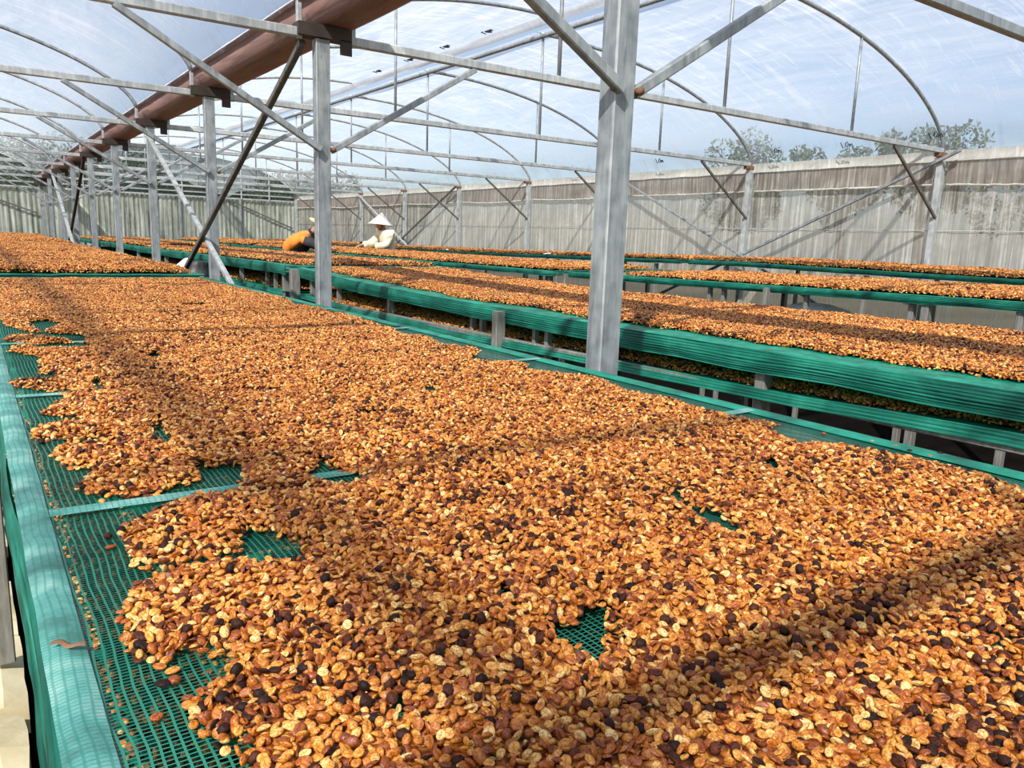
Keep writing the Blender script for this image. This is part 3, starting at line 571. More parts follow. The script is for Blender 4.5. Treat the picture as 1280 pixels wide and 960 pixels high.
def blur(a, n):
    for ax in (0, 1):
        p = np.concatenate([np.repeat(np.take(a, [0], ax), n + 1, ax), a, np.repeat(np.take(a, [-1], ax), n, ax)], ax); c = np.cumsum(p, ax)
        a = (np.take(c, range(2 * n + 1, c.shape[ax]), ax) - np.take(c, range(0, c.shape[ax] - 2 * n - 1), ax)) / (2 * n + 1)
    return a
def make_points_object(name, P_, rot, scl, var, base, ng, mat):
    bv, bf = base; nb = len(bv); n = len(P_)
    me = bpy.data.meshes.new(name)
    me.from_pydata([tuple(v) for v in bv] + P_.tolist(), [], bf); me.update()
    if len(bf): me.polygons.foreach_set('use_smooth', [True] * len(bf))
    me.materials.append(mat)
    def put(nm, ty, key, arr): a = me.attributes.new(nm, ty, 'POINT'); a.data.foreach_set(key, arr)
    put('sel', 'BOOLEAN', 'value', np.concatenate([np.zeros(nb, bool), np.ones(n, bool)]))
    put('var', 'INT', 'value', np.concatenate([np.zeros(nb, np.int32), var.astype(np.int32)]))
    put('scl', 'FLOAT', 'value', np.concatenate([np.ones(nb), scl]).astype(np.float32))
    put('rot', 'FLOAT_VECTOR', 'vector', np.concatenate([np.zeros((nb, 3)), rot]).astype(np.float32).ravel())
    o = bpy.data.objects.new(name, me); C.objects.link(o); md = o.modifiers.new('beans', 'NODES'); md.node_group = ng; return o
def in_view(P_, marg=.0):
    d = P_ - np.array([0, 0, CAM_H]); F, R, U = map(np.array, (_F, _R, _U)); z = d @ F; z = np.maximum(z, 1e-4)
    return (np.abs(d @ R / z * 965.5) < 640 * (1 + marg)) & (np.abs(d @ U / z * 965.5) < 480 * (1 + marg)) & (d @ F > 0), d @ F
FINE = []
def pile(label, x0, x1, y0, y1, zf, mask_fn, sp=.0098, scale=1.0, thick=.022, res=.006, layers=(1.0, .6), name='coffee_beans', bedmat='bed', fine=False, dark=.05, ng=None, bed_step=3, pick=0):
    nx = int((x1 - x0) / res); ny = int((y1 - y0) / res)
    gx = x0 + (np.arange(nx) + .5) * res; gy = y0 + (np.arange(ny) + .5) * res; GX, GY = np.meshgrid(gx, gy, indexing='ij')
    mk = mask_fn(GX, GY).astype(float)
    b = blur(blur(mk, max(1, int(.012 / res))), max(1, int(.020 / res)))
    t = np.clip((b - .35) / .6, 0, 1) ** .8 * thick * (1 + .55 * V1(GX * 9, GY * 7) + .35 * V2(GX * 26, GY * 22)) + .004 * V3(GX * 60, GY * 60)
    big = blur(mk, max(2, int(.08 / res))); t += np.clip((big - .6) / .4, 0, 1) * thick * .35
    zx = np.array([[zf(x, y) for y in gy[::10]] for x in gx[::max(1, nx // 4)]])
    def zbase(x, y):
        yi = np.interp(y, gy[::10], np.arange(len(gy[::10]))); a = zx[0][np.clip(np.round(yi).astype(int), 0, zx.shape[1] - 1)]
        e = zx[-1][np.clip(np.round(yi).astype(int), 0, zx.shape[1] - 1)]; return a + (e - a) * (x - x0) / (x1 - x0)
    def samp(A, x, y): return A[np.clip(((x - x0) / res).astype(int), 0, nx - 1), np.clip(((y - y0) / res).astype(int), 0, ny - 1)]
    Ps = []; 
    for li, fr in enumerate(layers):
        s_ = sp / math.sqrt(fr)
        ax = np.arange(x0, x1, s_); ay = np.arange(y0, y1, s_ * .87); AX, AY = np.meshgrid(ax, ay, indexing='ij'); AX = AX + (np.arange(len(ay)) % 2) * s_ * .5
        AX = (AX + NR.uniform(-.42, .42, AX.shape) * s_).ravel(); AY = (AY + NR.uniform(-.42, .42, AY.shape) * s_).ravel()
        k = (samp(mk, np.clip(AX, x0, x1), AY) > .5); AX, AY = AX[k], AY[k]
        tt = samp(t, AX, AY); z = zbase(AX, AY) + .0036 * scale + np.maximum(0, tt - .004 - li * .0045) + NR.normal(0, .0020, len(AX)) * scale * (tt > .005)
        if li: kk = tt > .005; AX, AY, z = AX[kk], AY[kk], z[kk]
        Ps.append(np.stack([AX, AY, z], 1))
    P_ = np.concatenate(Ps); n = len(P_); tt = samp(t, P_[:, 0], P_[:, 1])
    flat = np.where(tt < .006, .25, .80)
    rot = np.stack([NR.normal(0, 1, n) * flat + np.where(NR.rand(n) < .42, 0, np.pi), NR.normal(0, 1, n) * flat * .6, NR.uniform(0, 2 * np.pi, n)], 1)
    scl = scale * NR.uniform(.82, 1.12, n)
    pd = np.clip(dark + .55 * np.clip(V3(P_[:, 0] * 5.5, P_[:, 1] * 5.5) + V4(P_[:, 0] * 17, P_[:, 1] * 17) * .7 - .16, 0, 1), 0, .5)
    rr = NR.rand(n); var = NR.randint(0, 4, n); var = np.where(NR.rand(n) < .07, 4, var); var = np.where(rr < pd, np.where(NR.rand(n) < .7, 5, 6), var)
    # bed under the top layers
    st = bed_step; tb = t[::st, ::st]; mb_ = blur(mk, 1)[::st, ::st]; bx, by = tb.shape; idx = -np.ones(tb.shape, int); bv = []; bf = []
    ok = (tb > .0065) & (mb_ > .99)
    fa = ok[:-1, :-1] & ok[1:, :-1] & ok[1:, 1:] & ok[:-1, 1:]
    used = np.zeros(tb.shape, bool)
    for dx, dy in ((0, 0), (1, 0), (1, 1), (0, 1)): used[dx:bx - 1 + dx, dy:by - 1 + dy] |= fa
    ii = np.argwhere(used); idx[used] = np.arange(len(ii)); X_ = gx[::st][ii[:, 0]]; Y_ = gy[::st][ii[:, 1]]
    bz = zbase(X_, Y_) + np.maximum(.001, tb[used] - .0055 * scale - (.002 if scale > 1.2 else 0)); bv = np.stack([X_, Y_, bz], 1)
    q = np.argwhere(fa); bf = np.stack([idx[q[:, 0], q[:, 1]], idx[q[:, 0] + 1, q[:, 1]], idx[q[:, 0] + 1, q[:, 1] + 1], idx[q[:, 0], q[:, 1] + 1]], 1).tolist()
    if pick:
        vis, dep = in_view(P_[:], -.0); order = np.argsort(np.where(vis & (np.arange(n) < len(Ps[0])), dep, 1e9))[:pick]
        # only the uppermost beans of the closest patch
        sel = order; keep = np.ones(n, bool); keep[sel] = False
        FINE.append((P_[sel], rot[sel], scl[sel], var[sel])); P_, rot, scl, var = P_[keep], rot[keep], scl[keep], var[keep]
    if fine:
        vis, dep = in_view(P_, .15); nr = dep < 1.5
        o2 = make_points_object(name, P_[nr], rot[nr], scl[nr], var[nr], ([], []), NGH, M[bedmat]); P_, rot, scl, var = P_[~nr], rot[~nr], scl[~nr], var[~nr]
        tag(o2, fine, 'coffee beans', kind='stuff')
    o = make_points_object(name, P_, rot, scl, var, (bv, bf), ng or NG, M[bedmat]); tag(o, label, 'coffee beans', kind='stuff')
    return o
PILE[-2:] = [(1.42, 6.09), (.03, 6.09)]; PILE[0:1] = [(.03, 5.0)]
def mask_near(x, y):
    xn = x + .010 * V1(x * 40, y * 40) + .006 * V2(x * 110, y * 110); yn = y + .010 * V3(x * 40, y * 30)
    xn = xn + .014 * (x > 1.15)
    m = inside(PILE, xn, yn)
    for h in HOLES: m &= ~inside(h, xn, yn)
    m &= ~((V4(x * 14, y * 14) > .462) & (y < 6))
    return m
pile('deep spread of honey coloured coffee beans covering most of the near drying bench', .03, 1.5, -.1, 6.2, z1, mask_near, .0087, .86, .0125, .005, (1.0, .6), fine='honey coloured coffee beans closest to the camera on the near drying bench', dark=.055, pick=300, bed_step=2)
def rect_mask(x0, x1, y0, y1, amp=.05, f=4, holes=.47):
    def fn(x, y):
        e = amp * V1(x * 0 + y * f, x * 0 + 3.3) + amp * .6 * V2(y * f * 4, x * 0 + 7) + .012 * V3(x * 50, y * 50)
        e2 = amp * V3(y * f, x * 0 + 9.3) + amp * .6 * V4(y * f * 4, x * 0 + 2) + .012 * V3(x * 50, y * 50)
        return (x > x0 + amp * .5 + e) & (x < x1 - amp * .4 + e2) & (y > y0 + e * .6) & (y < y1 + e2 * .6) & (V4(x * 9, y * 9) < holes)
    return fn
pile('coffee beans heaped on the far bench of the near row', .03, 1.5, 6.40, 15.0, z1b, rect_mask(.05, 1.45, 6.46, 15.1, .03, 3, .6), .0165, 1.3, .034, .015, (1.0, .5), dark=.03, bed_step=2)
pile('coffee beans at the far end of the near row by the back netting', .03, 1.5, 15.0, 23.9, z1b, rect_mask(.05, 1.48, 14.9, 23.9, .03, 3, .6), .026, 2.0, .045, .02, (1.0,), dark=.02, bed_step=2)
pile('reddish brown coffee beans on the bench across the aisle', 2.40, 3.93, .2, 6.68, z2, rect_mask(2.475, 3.90, .1, 6.62, .10, 1.7, .46), .0112, 1.02, .017, .008, (1.0, .45), dark=.07, bed_step=2)
pile('strip of coffee beans on the lower shelf of the bench across the aisle', 2.35, 3.1, .2, 6.6, z2l, rect_mask(2.37, 3.2, .1, 6.6, .10, 1.2, .44), .0135, 1.15, .012, .008, (1.0,), dark=.05, bed_step=2)
pile('coffee beans on the second bench of the row beyond the aisle', 2.33, 3.93, 6.88, 14.2, z2, rect_mask(2.38, 3.90, 6.92, 14.2, .05, 2, .6), .019, 1.5, .022, .015, (1.0,), dark=.09, bed_step=2)
pile('coffee beans on the lower shelf of the second bench of the row beyond the aisle', 2.34, 3.2, 6.9, 14.2, z2l, rect_mask(2.36, 3.3, 6.9, 14.2, .05, 2, .6), .022, 1.5, .02, .015, (1.0,), dark=.05, bed_step=2)
pile('coffee beans on the farthest bench of the row beyond the aisle', 2.38, 3.93, 14.5, 23.5, z2, rect_mask(2.4, 3.90, 14.5, 23.5, .05, 2, .6), .028, 2.1, .04, .02, (1.0,), dark=.05, bed_step=2)
pile('orange coffee beans on the third bench from the left', 4.82, 6.28, .6, 5.98, z3, rect_mask(4.86, 6.27, .5, 5.3, .06, 2.2, .6), .0160, 1.3, .022, .012, (1.0, .4), dark=.03, bed_step=2)
pile('bright orange coffee beans in front of the worker in the conical hat', 4.82, 6.28, 6.2, 16.5, z3, rect_mask(4.86, 6.27, 6.2, 16.5, .05, 2, .6), .022, 1.7, .028, .018, (1.0,), dark=.01, bed_step=2)
pile('coffee beans on the farthest bench of the third row', 4.82, 6.28, 16.8, 23.5, z3, rect_mask(4.86, 6.27, 16.8, 23.5, .05, 2, .6), .030, 2.2, .045, .02, (1.0,), dark=.02, bed_step=2)
pile('coffee beans on the nearest bench along the right side wall', 7.02, 8.43, 1.6, 6.38, z4, rect_mask(7.05, 8.41, 1.5, 6.2, .05, 2, .6), .018, 1.5, .030, .015, (1.0,), dark=.03, bed_step=2)
pile('coffee beans on the middle bench along the right side wall', 7.02, 8.43, 6.6, 16.3, z4, rect_mask(7.12, 8.41, 6.7, 15.4, .08, 2, .6), .025, 1.9, .025, .02, (1.0,), dark=.06, bed_step=2)
pile('coffee beans on the farthest bench along the right side wall', 7.02, 8.43, 16.6, 23.5, z4, rect_mask(7.05, 8.41, 16.6, 23.5, .05, 2, .6), .030, 2.2, .03, .02, (1.0,), dark=.04, bed_step=2)
# small beans and husks that fell through the open mesh onto the shelf of the near bench
pile('small fallen beans and husks seen through the open mesh below the near bench', .03, .75, .3, 3.2, lambda x, y: ZN - .172, lambda x, y: (V1(x * 16, y * 5) + V2(x * 60, y * 50) * .9 > -.22) & (x > .04), .0115, .85, .004, .008, (1.0,), dark=.22, name='fallen_beans', bed_step=2)

# the largest beans in view, each an object of its own, plus the lone beans on the bare mesh
def single(p, rot, s, v, lone=False):
    dk = v >= 5; nm = 'dried_cherry' if dk else ('bean_husk' if v == 4 else 'coffee_bean')
    o = bpy.data.objects.new(nm, HI[v]); C.objects.link(o); o.location = p; o.rotation_euler = rot; o.scale = (s, s, s)
    if lone: tag(o, 'lone dark dried cherry on the bare green mesh beside the near pile' if dk else 'lone honey coloured coffee bean on the bare green mesh beside the near pile', 'dried cherry' if dk else 'coffee bean', 'lone dark cherries on bare mesh' if dk else 'lone beans on bare mesh')
    elif dk: tag(o, 'dark dried cherry in the closest part of the near pile', 'dried cherry', 'dark cherries in the closest part of the pile')
    elif v == 4: tag(o, 'curled reddish husk in the closest part of the near pile', 'husk', 'husks in the closest part of the pile')
    else: tag(o, 'plump honey coloured coffee bean in the closest part of the near pile', 'coffee bean', 'coffee beans in the closest part of the pile')
for P_, R_, S_, V_ in FINE:
    for p, r_, s_, v in zip(P_, R_, S_, V_): single(p.tolist(), r_.tolist(), float(s_), int(v))
for i, (x, y) in enumerate(SINGLES):
    single((x, y, ZN + .0032), (RND.choice((0, math.pi)), 0, RND.uniform(0, 6)), RND.uniform(.85, 1.1), [5, 0, 1, 0, 2, 0, 1, 3, 0, 5, 0, 5, 6, 1, 2, 6, 5, 0, 1][i % 19], True)
# a curled dry leaf on the edge strip
m = MB(); m.grid(lambda u, v: ((u - .5) * .030, (v - .5) * .007 + .002 * math.sin(u * 7), .003 + .002 * math.sin(v * 3.1) + .0012 * math.sin(u * 9)), 12, 4)
o = m.build('dry_leaf', M['rust']); o.location = (.046, .735, ZN + .006); o.rotation_euler.z = -.62; tag(o, 'small curled reddish dry leaf on the teal edge strip at lower left', 'leaf')

# ------------------------------------------------------------------ small things among the benches
def lathe(name, prof, mat, parent=None, loc=None, n=28, wob=0):
    m = MB(); vs = []; 
    for j, (r, z) in enumerate(prof):
        for k in range(n):
            a = 2 * math.pi * k / n; q = 1 + wob * noise.noise((math.cos(a) * 2, math.sin(a) * 2, z * 9)); vs.append((r * q * math.cos(a), r * q * math.sin(a), z))
    fs = [(j * n + k, j * n + (k + 1) % n, (j + 1) * n + (k + 1) % n, (j + 1) * n + k) for j in range(len(prof) - 1) for k in range(n)]
    m.add(vs, fs, True); return m.build(name, mat, parent, loc)
bw = lathe('basin', [(.0, .0), (.13, .0), (.17, .03), (.20, .085), (.208, .088), (.203, .08), (.165, .03), (.12, .008), (0, .008)], M['black'], None, (7.28, 16.3 - .25, z4(7.2, 16) + .012)); tag(bw, 'shallow dark basin on the edge of the bench by the side wall', 'basin')
# black sack with a white cloth in the aisle
sk = empty('rubbish_sack', (2.0, 8.75, 0)); tag(sk, 'full black sack with a white cloth hanging from it, standing in the aisle', 'sack')
lathe('bag', [(0, 0), (.17, .0), (.22, .12), (.225, .35), (.20, .6), (.16, .78), (.09, .86), (.10, .90), (.03, .91), (0, .90)], M['black'], sk, None, 28, .25)
m = MB(); m.grid(lambda u, v: (-.235 + .06 * math.sin(v * 2.5) + .02 * math.sin(u * 6), lerp(-.16, -.08, u) - .10 * v, lerp(.87, .42, v) + .01 * math.sin(u * 9)), 6, 14).build('cloth', M['white'], sk)
m = MB(); m.grid(lambda u, v: (-.10 + (u - .5) * .22, .08 + (v - .5) * .22, .93 - .09 * ((u - .5) ** 2 + (v - .5) ** 2) * 4 + .012 * math.sin(u * 8 + v * 5)), 10, 10).build('cloth', M['white'], sk)
# white scraps tied on bench edges
for i, (x, y, zf, lab) in enumerate([(4.80, 5.6, z3, 'small white plastic scrap on the near edge of the third bench'), (7.0, 12.2, z4, 'white plastic scrap tied to the wall bench, right of the worker in the hat'), (7.0, 9.2, z4, 'white plastic scrap on the wall bench, far from the worker in the hat')]):
    m = MB(); m.grid(lambda u, v: ((u - .5) * .05 + .01 * math.sin(v * 6), (v - .5) * .12, .012 + .014 * math.sin(u * 5 + v * 3 + i) * math.sin(v * 3.1)), 6, 8)
    o = m.build('plastic_scrap', M['white']); o.location = (x + .02, y, zf(x, y) + .012); tag(o, lab, 'scrap')
# pink tarpaulin and white sacks at the foot of the side wall
m = MB(); m.grid(lambda u, v: (8.515 + .03 * noise.noise((u * 20, v * 3, 2)) - .02 * (1 - v) ** 2, lerp(2.2, 6.2, u), .02 + .36 * v + .05 * noise.noise((u * 7, v, 5)) * v), 120, 12)
o = m.build('tarpaulin', M['tarp']); tag(o, 'crumpled pinkish tarpaulin along the foot of the right side wall', 'tarpaulin')
for i, (x, y, s_, lab) in enumerate([(7.75, 5.2, 1.5, 'crumpled white bag on the ground by the side wall, the farther one'), (7.9, 3.1, 1.3, 'crumpled white bag on the ground by the side wall, the nearer one')]):
    o = lathe('crumpled_bag', [(0, 0), (.22, 0), (.30, .10), (.28, .26), (.18, .40), (.08, .44), (0, .43)], M['white'], None, (x, y, 0), 28, .5); tag(o, lab, 'bag'); o.scale = (s_, s_ * 1.3, s_)

# ------------------------------------------------------------------ trees outside
def tree(x, y, h, r, label, seed, n=4200):
    rs = random.Random(seed); t = empty('tree', (x, y, 0)); tag(t, label, 'tree', None)
    tr = MB(); tr.tube([(0, 0, -.1), (.05, .02, h * .3), (-.04, .05, h * .6), (0, 0, h * .85)], [.16, .13, .09, .04], 8)
    for i in range(7):
        a = rs.uniform(0, 6.28); z = h * rs.uniform(.35, .7); tr.tube([(0, 0, z), (r * .4 * math.cos(a), r * .4 * math.sin(a), z + h * .1), (r * .7 * math.cos(a), r * .7 * math.sin(a), z + h * .22)], [.06, .04, .015], 6)
    tr.build('trunk', M['bark'], t)
    m = MB(); cl = [(rs.gauss(0, r * .42), rs.gauss(0, r * .42), h * rs.uniform(.42, .86), r * rs.uniform(.28, .5)) for _ in range(16)]
    for i in range(n):
        cx, cy, cz, cr = rs.choice(cl); d = Vector((rs.gauss(0, 1), rs.gauss(0, 1), rs.gauss(0, .8))).normalized() * cr * rs.uniform(.6, 1)
        p = Vector((cx, cy, cz)) + d; q = Quaternion((rs.gauss(0, 1), rs.gauss(0, 1), rs.gauss(0, 1), rs.gauss(0, 1))).normalized(); s_ = rs.uniform(.05, .10) * h / 5
        m.add([p + q @ Vector(v) * s_ for v in ((-1, 0, 0), (0, -.45, .1), (1, 0, 0), (0, .45, .1))], [(0, 1, 2, 3)])
    m.build('crown', M['leaf'], t); return t
tree(20.5, 16.6, 5.0, 1.45, 'leafy tree outside the right wall, left of the second side post', 1)
tree(22.8, 14.6, 4.9, 1.2, 'smaller tree outside the right wall, close beside its leafy neighbour', 2)
tree(20, 10.6, 4.8, 1.2, 'tree outside the right wall directly behind the second side post', 3)
tree(25, 9.4, 4.3, 1.3, 'low tree outside the right wall near the right edge of the view', 4)
for i in range(6):
    tree(-6 + i * 4.3, 34 + (i % 2) * 4.5, 4.6 + RND.uniform(-.3, .3) + (i % 2) * .4, 1.8, 'tree of the green belt beyond the back netting, %s from the left' % ORD[i], 20 + i, 5200)
m = MB(); m.grid(lambda u, v: (lerp(-16, 26, u), 42 + 3 * noise.noise((u * 5, v, 1)) + 8 - 3 * v, -.1 + v * (3.6 + 1.2 * noise.noise((u * 9, 0, 3)) + .5 * noise.noise((u * 40, v * 4, 3)))), 200, 12)
o = m.build('hedge', M['leaf']); tag(o, 'dense dark green hedge bank far beyond the back netting', 'hedge')
# ------------------------------------------------------------------ people
M['skin'] = mat_simple('skin', srgb(168, 118, 88), srgb(190, 140, 108), 6, .55)
M['cream_cloth'] = mat_simple('cream_shirt_cloth', srgb(224, 208, 172), srgb(246, 236, 208), 5, .85, 0, .5, 22)
M['orange_cloth'] = mat_simple('orange_shirt_cloth', srgb(222, 122, 42), srgb(246, 152, 62), 5, .8, 0, .5, 20)
M['black_cloth'] = mat_simple('black_cloth', srgb(30, 28, 32), srgb(58, 54, 60), 6, .85, 0, .4, 20)
M['dark_trousers'] = mat_simple('dark_trouser_cloth', srgb(48, 46, 54), srgb(72, 70, 80), 6, .85, 0, .4, 20)
M['brown_scarf'] = mat_simple('brown_scarf_cloth', srgb(92, 66, 52), srgb(124, 92, 74), 8, .85)
M['straw'] = mat_simple('pale_palm_leaf', srgb(238, 232, 212), srgb(252, 250, 240), 14, .6, 0, .3, 90)
M['tan_straw'] = mat_simple('tan_straw', srgb(214, 176, 122), srgb(236, 204, 156), 14, .7)
M['hair'] = mat_simple('dark_hair', srgb(24, 20, 20), srgb(42, 36, 34), 30, .5)
def skinned(name, nodes, edges, mat, parent, root=0, sub=2):
    me = bpy.data.meshes.new(name); me.from_pydata([n[:3] for n in nodes], edges and [e for e in edges], []); me.update(); me.materials.append(mat)
    o = bpy.data.objects.new(name, me); C.objects.link(o); o.parent = parent
    sm = o.modifiers.new('skin', 'SKIN'); sm.use_smooth_shade = True
    if not me.skin_vertices: me.attributes
    for i, n in enumerate(nodes):
        sv = me.skin_vertices[0].data[i]; r = n[3] if hasattr(n[3], '__len__') else (n[3], n[3]); sv.radius = r; sv.use_root = (i == root)
    ss = o.modifiers.new('sub', 'SUBSURF'); ss.levels = sub; ss.render_levels = sub
    return o
def add_skin_layer(o):
    pass
def person(name_loc, label, J, cloth, trouser, hat, hatmat, mask=None):
    root = empty('person', name_loc); tag(root, label, 'person')
    B = Vector(name_loc)
    L = lambda p: Vector(p) - B
    nodes = []; edges = []
    def nd(p, r): nodes.append((*L(p), r)); return len(nodes) - 1
    def chain(a, pts):
        for p, r in pts: b = nd(p, r); edges.append((a, b)); a = b
        return a
    pel = nd(J['pelvis'], (.13, .10)); w_ = chain(pel, [(J['waist'], (.115, .09))]); ch = chain(w_, [(J['chest'], (.14, .11))]); nk0 = chain(ch, [(J['neck0'], .065)]); nk = chain(nk0, [(J['neck'], .048)])
    hd = Vector(J['head']); fd = Vector(J['face']).normalized(); upv = (hd - Vector(J['neck'])).normalized()
    h0 = chain(nk, [(tuple(hd - upv * .02 - fd * .0), (.072, .085)), (tuple(hd + upv * .065), (.070, .080))])
    for s_ in ('L', 'R'):
        sh = chain(ch, [(J['sh' + s_], .062), (J['el' + s_], .043), (J['wr' + s_], .027)])
        wr_ = Vector(J['wr' + s_]); hv = (Vector(J['ha' + s_]) - wr_).normalized(); side = hv.cross(Vector((0, 0, 1))).normalized()
        if s_ == 'R': side = -side
        palm = chain(sh, [(tuple(wr_ + hv * .05), (.033, .018))])
        for q, (off, ln) in enumerate(((-.030, .062), (-.010, .075), (.010, .070), (.028, .055))):
            b0 = wr_ + hv * .085 + side * off; chain(palm, [(tuple(b0), .0095), (tuple(b0 + hv * ln * .55 + Vector((0, 0, -.010))), .0085), (tuple(b0 + hv * ln + Vector((0, 0, -.028))), .007)])
        t0 = wr_ + hv * .045 - side * .036; chain(palm, [(tuple(t0), .011), (tuple(t0 + hv * .035 - side * .016 - Vector((0, 0, .012))), .009)])
        hp = chain(pel, [(J['hip' + s_], .085), (J['kn' + s_], .058), (J['an' + s_], .038)]); an = Vector(J['an' + s_]); fdir = Vector((fd.x, fd.y, 0)).normalized()
        chain(hp, [(tuple(an + fdir * .05 + Vector((0, 0, -.045))), (.042, .032)), (tuple(an + fdir * .15 + Vector((0, 0, -.055))), (.038, .022))])
    skinned('body', nodes, edges, M['skin'], root)
    # face
    sideh = fd.cross(upv).normalized(); f0 = hd + fd * .075 + upv * .0
    m = MB(); m.tube([L(hd + fd * .070 + upv * .03), L(hd + fd * .092 + upv * .005), L(hd + fd * .102 - upv * .012), L(hd + fd * .080 - upv * .020)], [.008, .012, .015, .006], 8)
    m.build('nose', M['skin'], root)
    m = MB(); m.tube([L(hd + fd * .074 - upv * .045 + sideh * .024), L(hd + fd * .084 - upv * .043), L(hd + fd * .074 - upv * .045 - sideh * .024)], [.004, .007, .004], 8); m.build('mouth', M['brown_scarf'], root)
    for s_ in (-1, 1):
        e = MB(); c_ = L(hd + fd * .070 + upv * .022 + sideh * .030 * s_); e.tube([c_ - sideh * .012, c_ + fd * .008, c_ + sideh * .012], [.003, .009, .003], 8); e.build('eye', M['white'], root)
        e = MB(); c_ = L(hd - fd * .005 + sideh * .078 * s_); e.tube([c_ + upv * .030, c_ + sideh * .012 * s_, c_ - upv * .030], [.008, .014, .007], 8); e.build('ear', M['skin'], root)
    # hair cap
    m = MB()
    def hf(u, v):
        a = 2 * math.pi * u; b = v * 1.75; d = (fd * math.cos(a) + sideh * math.sin(a)) * math.sin(b) + upv * math.cos(b); k = 1.0 if d.dot(fd) < .35 or d.dot(upv) > .45 else .72
        q = L(hd + upv * .035 - fd * .012) + Vector(d) * .098 * k; return tuple(q)
    m.grid(hf, 24, 10).build('hair', M['hair'], root)
    # shirt: torso and sleeves as one garment, trousers
    sn = []; se = []
    def sd_(p, r): sn.append((*L(p), r)); return len(sn) - 1
    def sc_(a, pts):
        for p, r in pts: b = sd_(p, r); se.append((a, b)); a = b
        return a
    kb = 1.12 if not mask else .92; a = sd_(J['pelvis'], (.17, .14)); b = sc_(a, [(J['waist'], (.165, .135)), (J['chest'], (.18, .145)), (J['neck0'], .092)]); chn = 2
    for s_ in ('L', 'R'):
        e_ = Vector(J['el' + s_]); w2 = Vector(J['wr' + s_]); sc_(chn, [(J['sh' + s_], .094 * kb), (tuple((Vector(J['sh' + s_]) + e_) / 2 + Vector((0, 0, -.01))), .078 * kb), (tuple(e_ + Vector((0, 0, -.01))), .090 * kb), (tuple((e_ + w2) / 2 + Vector((0, 0, -.014))), .066 * kb), (tuple(w2 - (w2 - e_).normalized() * .05), .074 * kb), (tuple(w2 - (w2 - e_).normalized() * .01), .046)])
    skinned('shirt', sn, se, M[cloth], root)
    if mask:
        m = MB()
        for s_ in ('L', 'R'):
            S_ = Vector(J['sh' + s_]); E_ = Vector(J['el' + s_]); W_ = Vector(J['wr' + s_])
            m.tube([L(S_ + (S_ - Vector(J['chest'])) * .15), L((S_ + E_) / 2), L(E_), L((E_ + W_) / 2), L(W_)], [.070, .082, .080, .070, .056], 12)
        m.build('sleeve', M[mask], root)
        m = MB(); P1, P2 = Vector(J['pelvis']), Vector(J['chest']); ax = (P2 - P1).normalized(); belly = Vector((J['belly'])).normalized()
        m.tube([L(P1 + belly * .055), L(P1 + ax * .2 + belly * .065), L(P2 + belly * .075), L(Vector(J['neck0']) + belly * .05)], [.140, .140, .138, .06], 14); m.build('shirt_front', M[mask], root)
        m = MB(); c_ = Vector(J['neck0']); m.tube([L(c_ + upv * .01), L(c_ + upv * .045)], [.078, .066], 14); m.build('collar', M['black_cloth'], root)
    tn = []; te = []
    def td(p, r): tn.append((*L(p), r)); return len(tn) - 1
    a = td(J['pelvis'], (.155, .125))
    for s_ in ('L', 'R'):
        q = a
        for p, r in ((J['hip' + s_], .105), (J['kn' + s_], .080), (tuple(Vector(J['an' + s_]) + Vector((0, 0, .02))), .062)):
            b = td(p, r); te.append((q, b)); q = b
    skinned('trousers', tn, te, M[trouser], root)
    # hat
    hb, ht, hr, hz = hat
    ax = Vector(ht) - Vector(hb); H_ = ax.length; q = ax.to_track_quat('Z', 'Y'); m = MB(); vs = []; prof = [(hr, 0), (hr * .86, H_ * .12), (hr * .5, H_ * .49), (hr * .2, H_ * .80), (.006, H_), (hr * .2, H_ * .78), (hr * .5, H_ * .46), (hr * .985, -.004)] if hz == 'cone' else [(hr, 0), (hr * .8, .01), (hr * .5, .02), (hr * .47, H_ * .7), (hr * .3, H_), (.004, H_ * 1.02), (hr * .3, H_ * .95), (hr * .44, .015), (hr * .98, -.006)]
    for r_, z_ in prof: vs += [L(Vector(hb)) + q @ Vector((r_ * math.cos(2 * math.pi * i / 32), r_ * math.sin(2 * math.pi * i / 32), z_)) for i in range(32)]
    m.add(vs, [(j * 32 + i, j * 32 + (i + 1) % 32, (j + 1) * 32 + (i + 1) % 32, (j + 1) * 32 + i) for j in range(len(prof) - 1) for i in range(32)], False)
    m.build('conical_hat' if hz == 'cone' else 'sun_hat', M[hatmat], root)
    if hz == 'cone':
        m = MB(); m.tube([L(hd + sideh * .10 + upv * .06), L(hd + sideh * .088 - upv * .03 + fd * .03), L(hd - upv * .095 + fd * .055), L(hd - sideh * .088 - upv * .03 + fd * .03), L(hd - sideh * .10 + upv * .06)], .010, 6); m.build('chin_scarf', M['brown_scarf'], root)
    return root
X_, Y_ = 6.66, 13.78
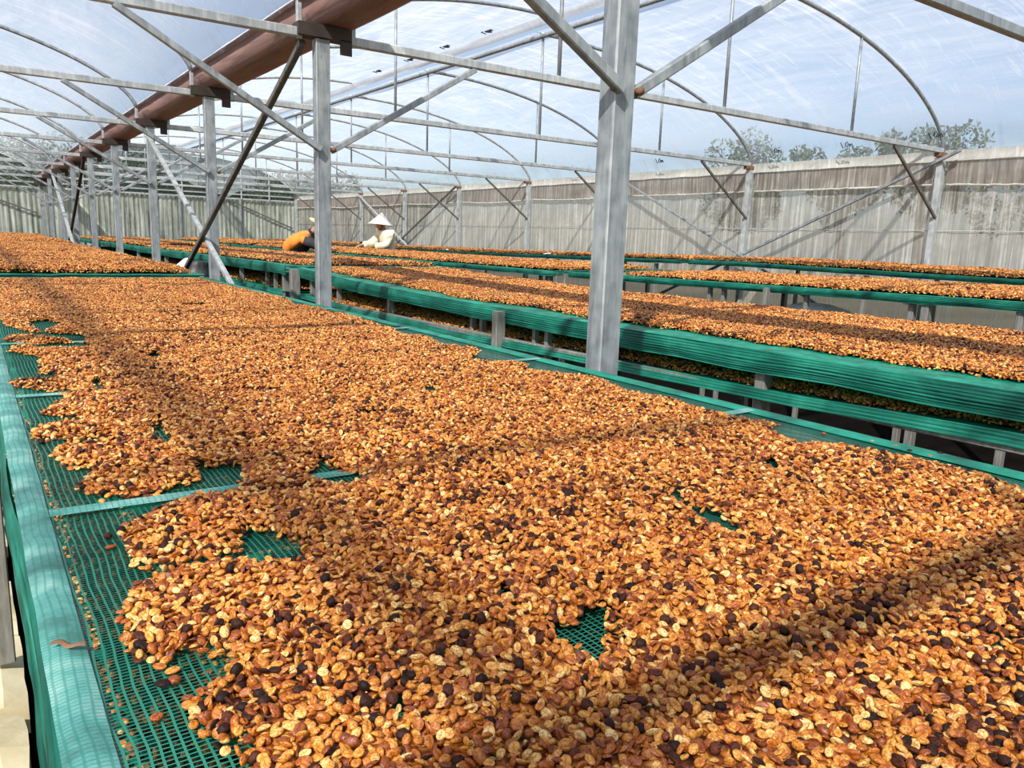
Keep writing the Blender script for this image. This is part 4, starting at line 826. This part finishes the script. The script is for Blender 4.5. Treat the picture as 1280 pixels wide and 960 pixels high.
person((X_, Y_, 0), 'person in a white conical hat and loose cream shirt, hands in the beans', {
    'pelvis': (X_ + .02, Y_, .90), 'waist': (X_ + .0, Y_, 1.03), 'chest': (X_ - .06, Y_, 1.20), 'neck0': (X_ - .11, Y_, 1.315), 'neck': (X_ - .13, Y_, 1.36), 'head': (X_ - .17, Y_, 1.44), 'face': (-.85, -.1, -.5),
    'shL': (X_ - .08, Y_ - .18, 1.26), 'elL': (X_ - .18, Y_ - .26, 1.06), 'wrL': (X_ - .40, Y_ - .20, 1.035), 'haL': (X_ - .50, Y_ - .17, 1.02),
    'shR': (X_ - .08, Y_ + .18, 1.26), 'elR': (X_ - .22, Y_ + .27, 1.08), 'wrR': (X_ - .44, Y_ + .22, 1.045), 'haR': (X_ - .54, Y_ + .20, 1.03),
    'hipL': (X_ + .02, Y_ - .09, .84), 'knL': (X_ - .0, Y_ - .10, .47), 'anL': (X_ + .03, Y_ - .10, .09), 'hipR': (X_ + .02, Y_ + .09, .84), 'knR': (X_ - .0, Y_ + .10, .47), 'anR': (X_ + .03, Y_ + .10, .09)},
    'cream_cloth', 'dark_trousers', ((X_ - .165, Y_, 1.435), (X_ - .145, Y_, 1.665), .242, 'cone'), 'straw')
person((4.33, 12.7, 0), 'person in an orange top with black sides bending over a bench behind a central post', {
    'pelvis': (4.34, 12.74, .90), 'waist': (4.38, 12.64, 1.04), 'chest': (4.49, 12.43, 1.175), 'neck0': (4.575, 12.28, 1.24), 'neck': (4.61, 12.24, 1.28), 'head': (4.655, 12.18, 1.36), 'face': (.6, -.35, -.7), 'belly': (.35, -.1, -.9),
    'shL': (4.59, 12.50, 1.165), 'elL': (4.72, 12.46, 1.06), 'wrL': (4.86, 12.32, 1.015), 'haL': (4.94, 12.26, 1.0),
    'shR': (4.44, 12.27, 1.125), 'elR': (4.60, 12.14, 1.05), 'wrR': (4.80, 12.12, 1.015), 'haR': (4.90, 12.12, 1.0),
    'hipL': (4.42, 12.78, .84), 'knL': (4.44, 12.72, .47), 'anL': (4.40, 12.80, .09), 'hipR': (4.28, 12.66, .84), 'knR': (4.30, 12.60, .47), 'anR': (4.28, 12.68, .09)},
    'orange_cloth', 'dark_trousers', ((4.665, 12.17, 1.41), (4.70, 12.13, 1.52), .17, 'sun'), 'tan_straw', 'black_cloth')
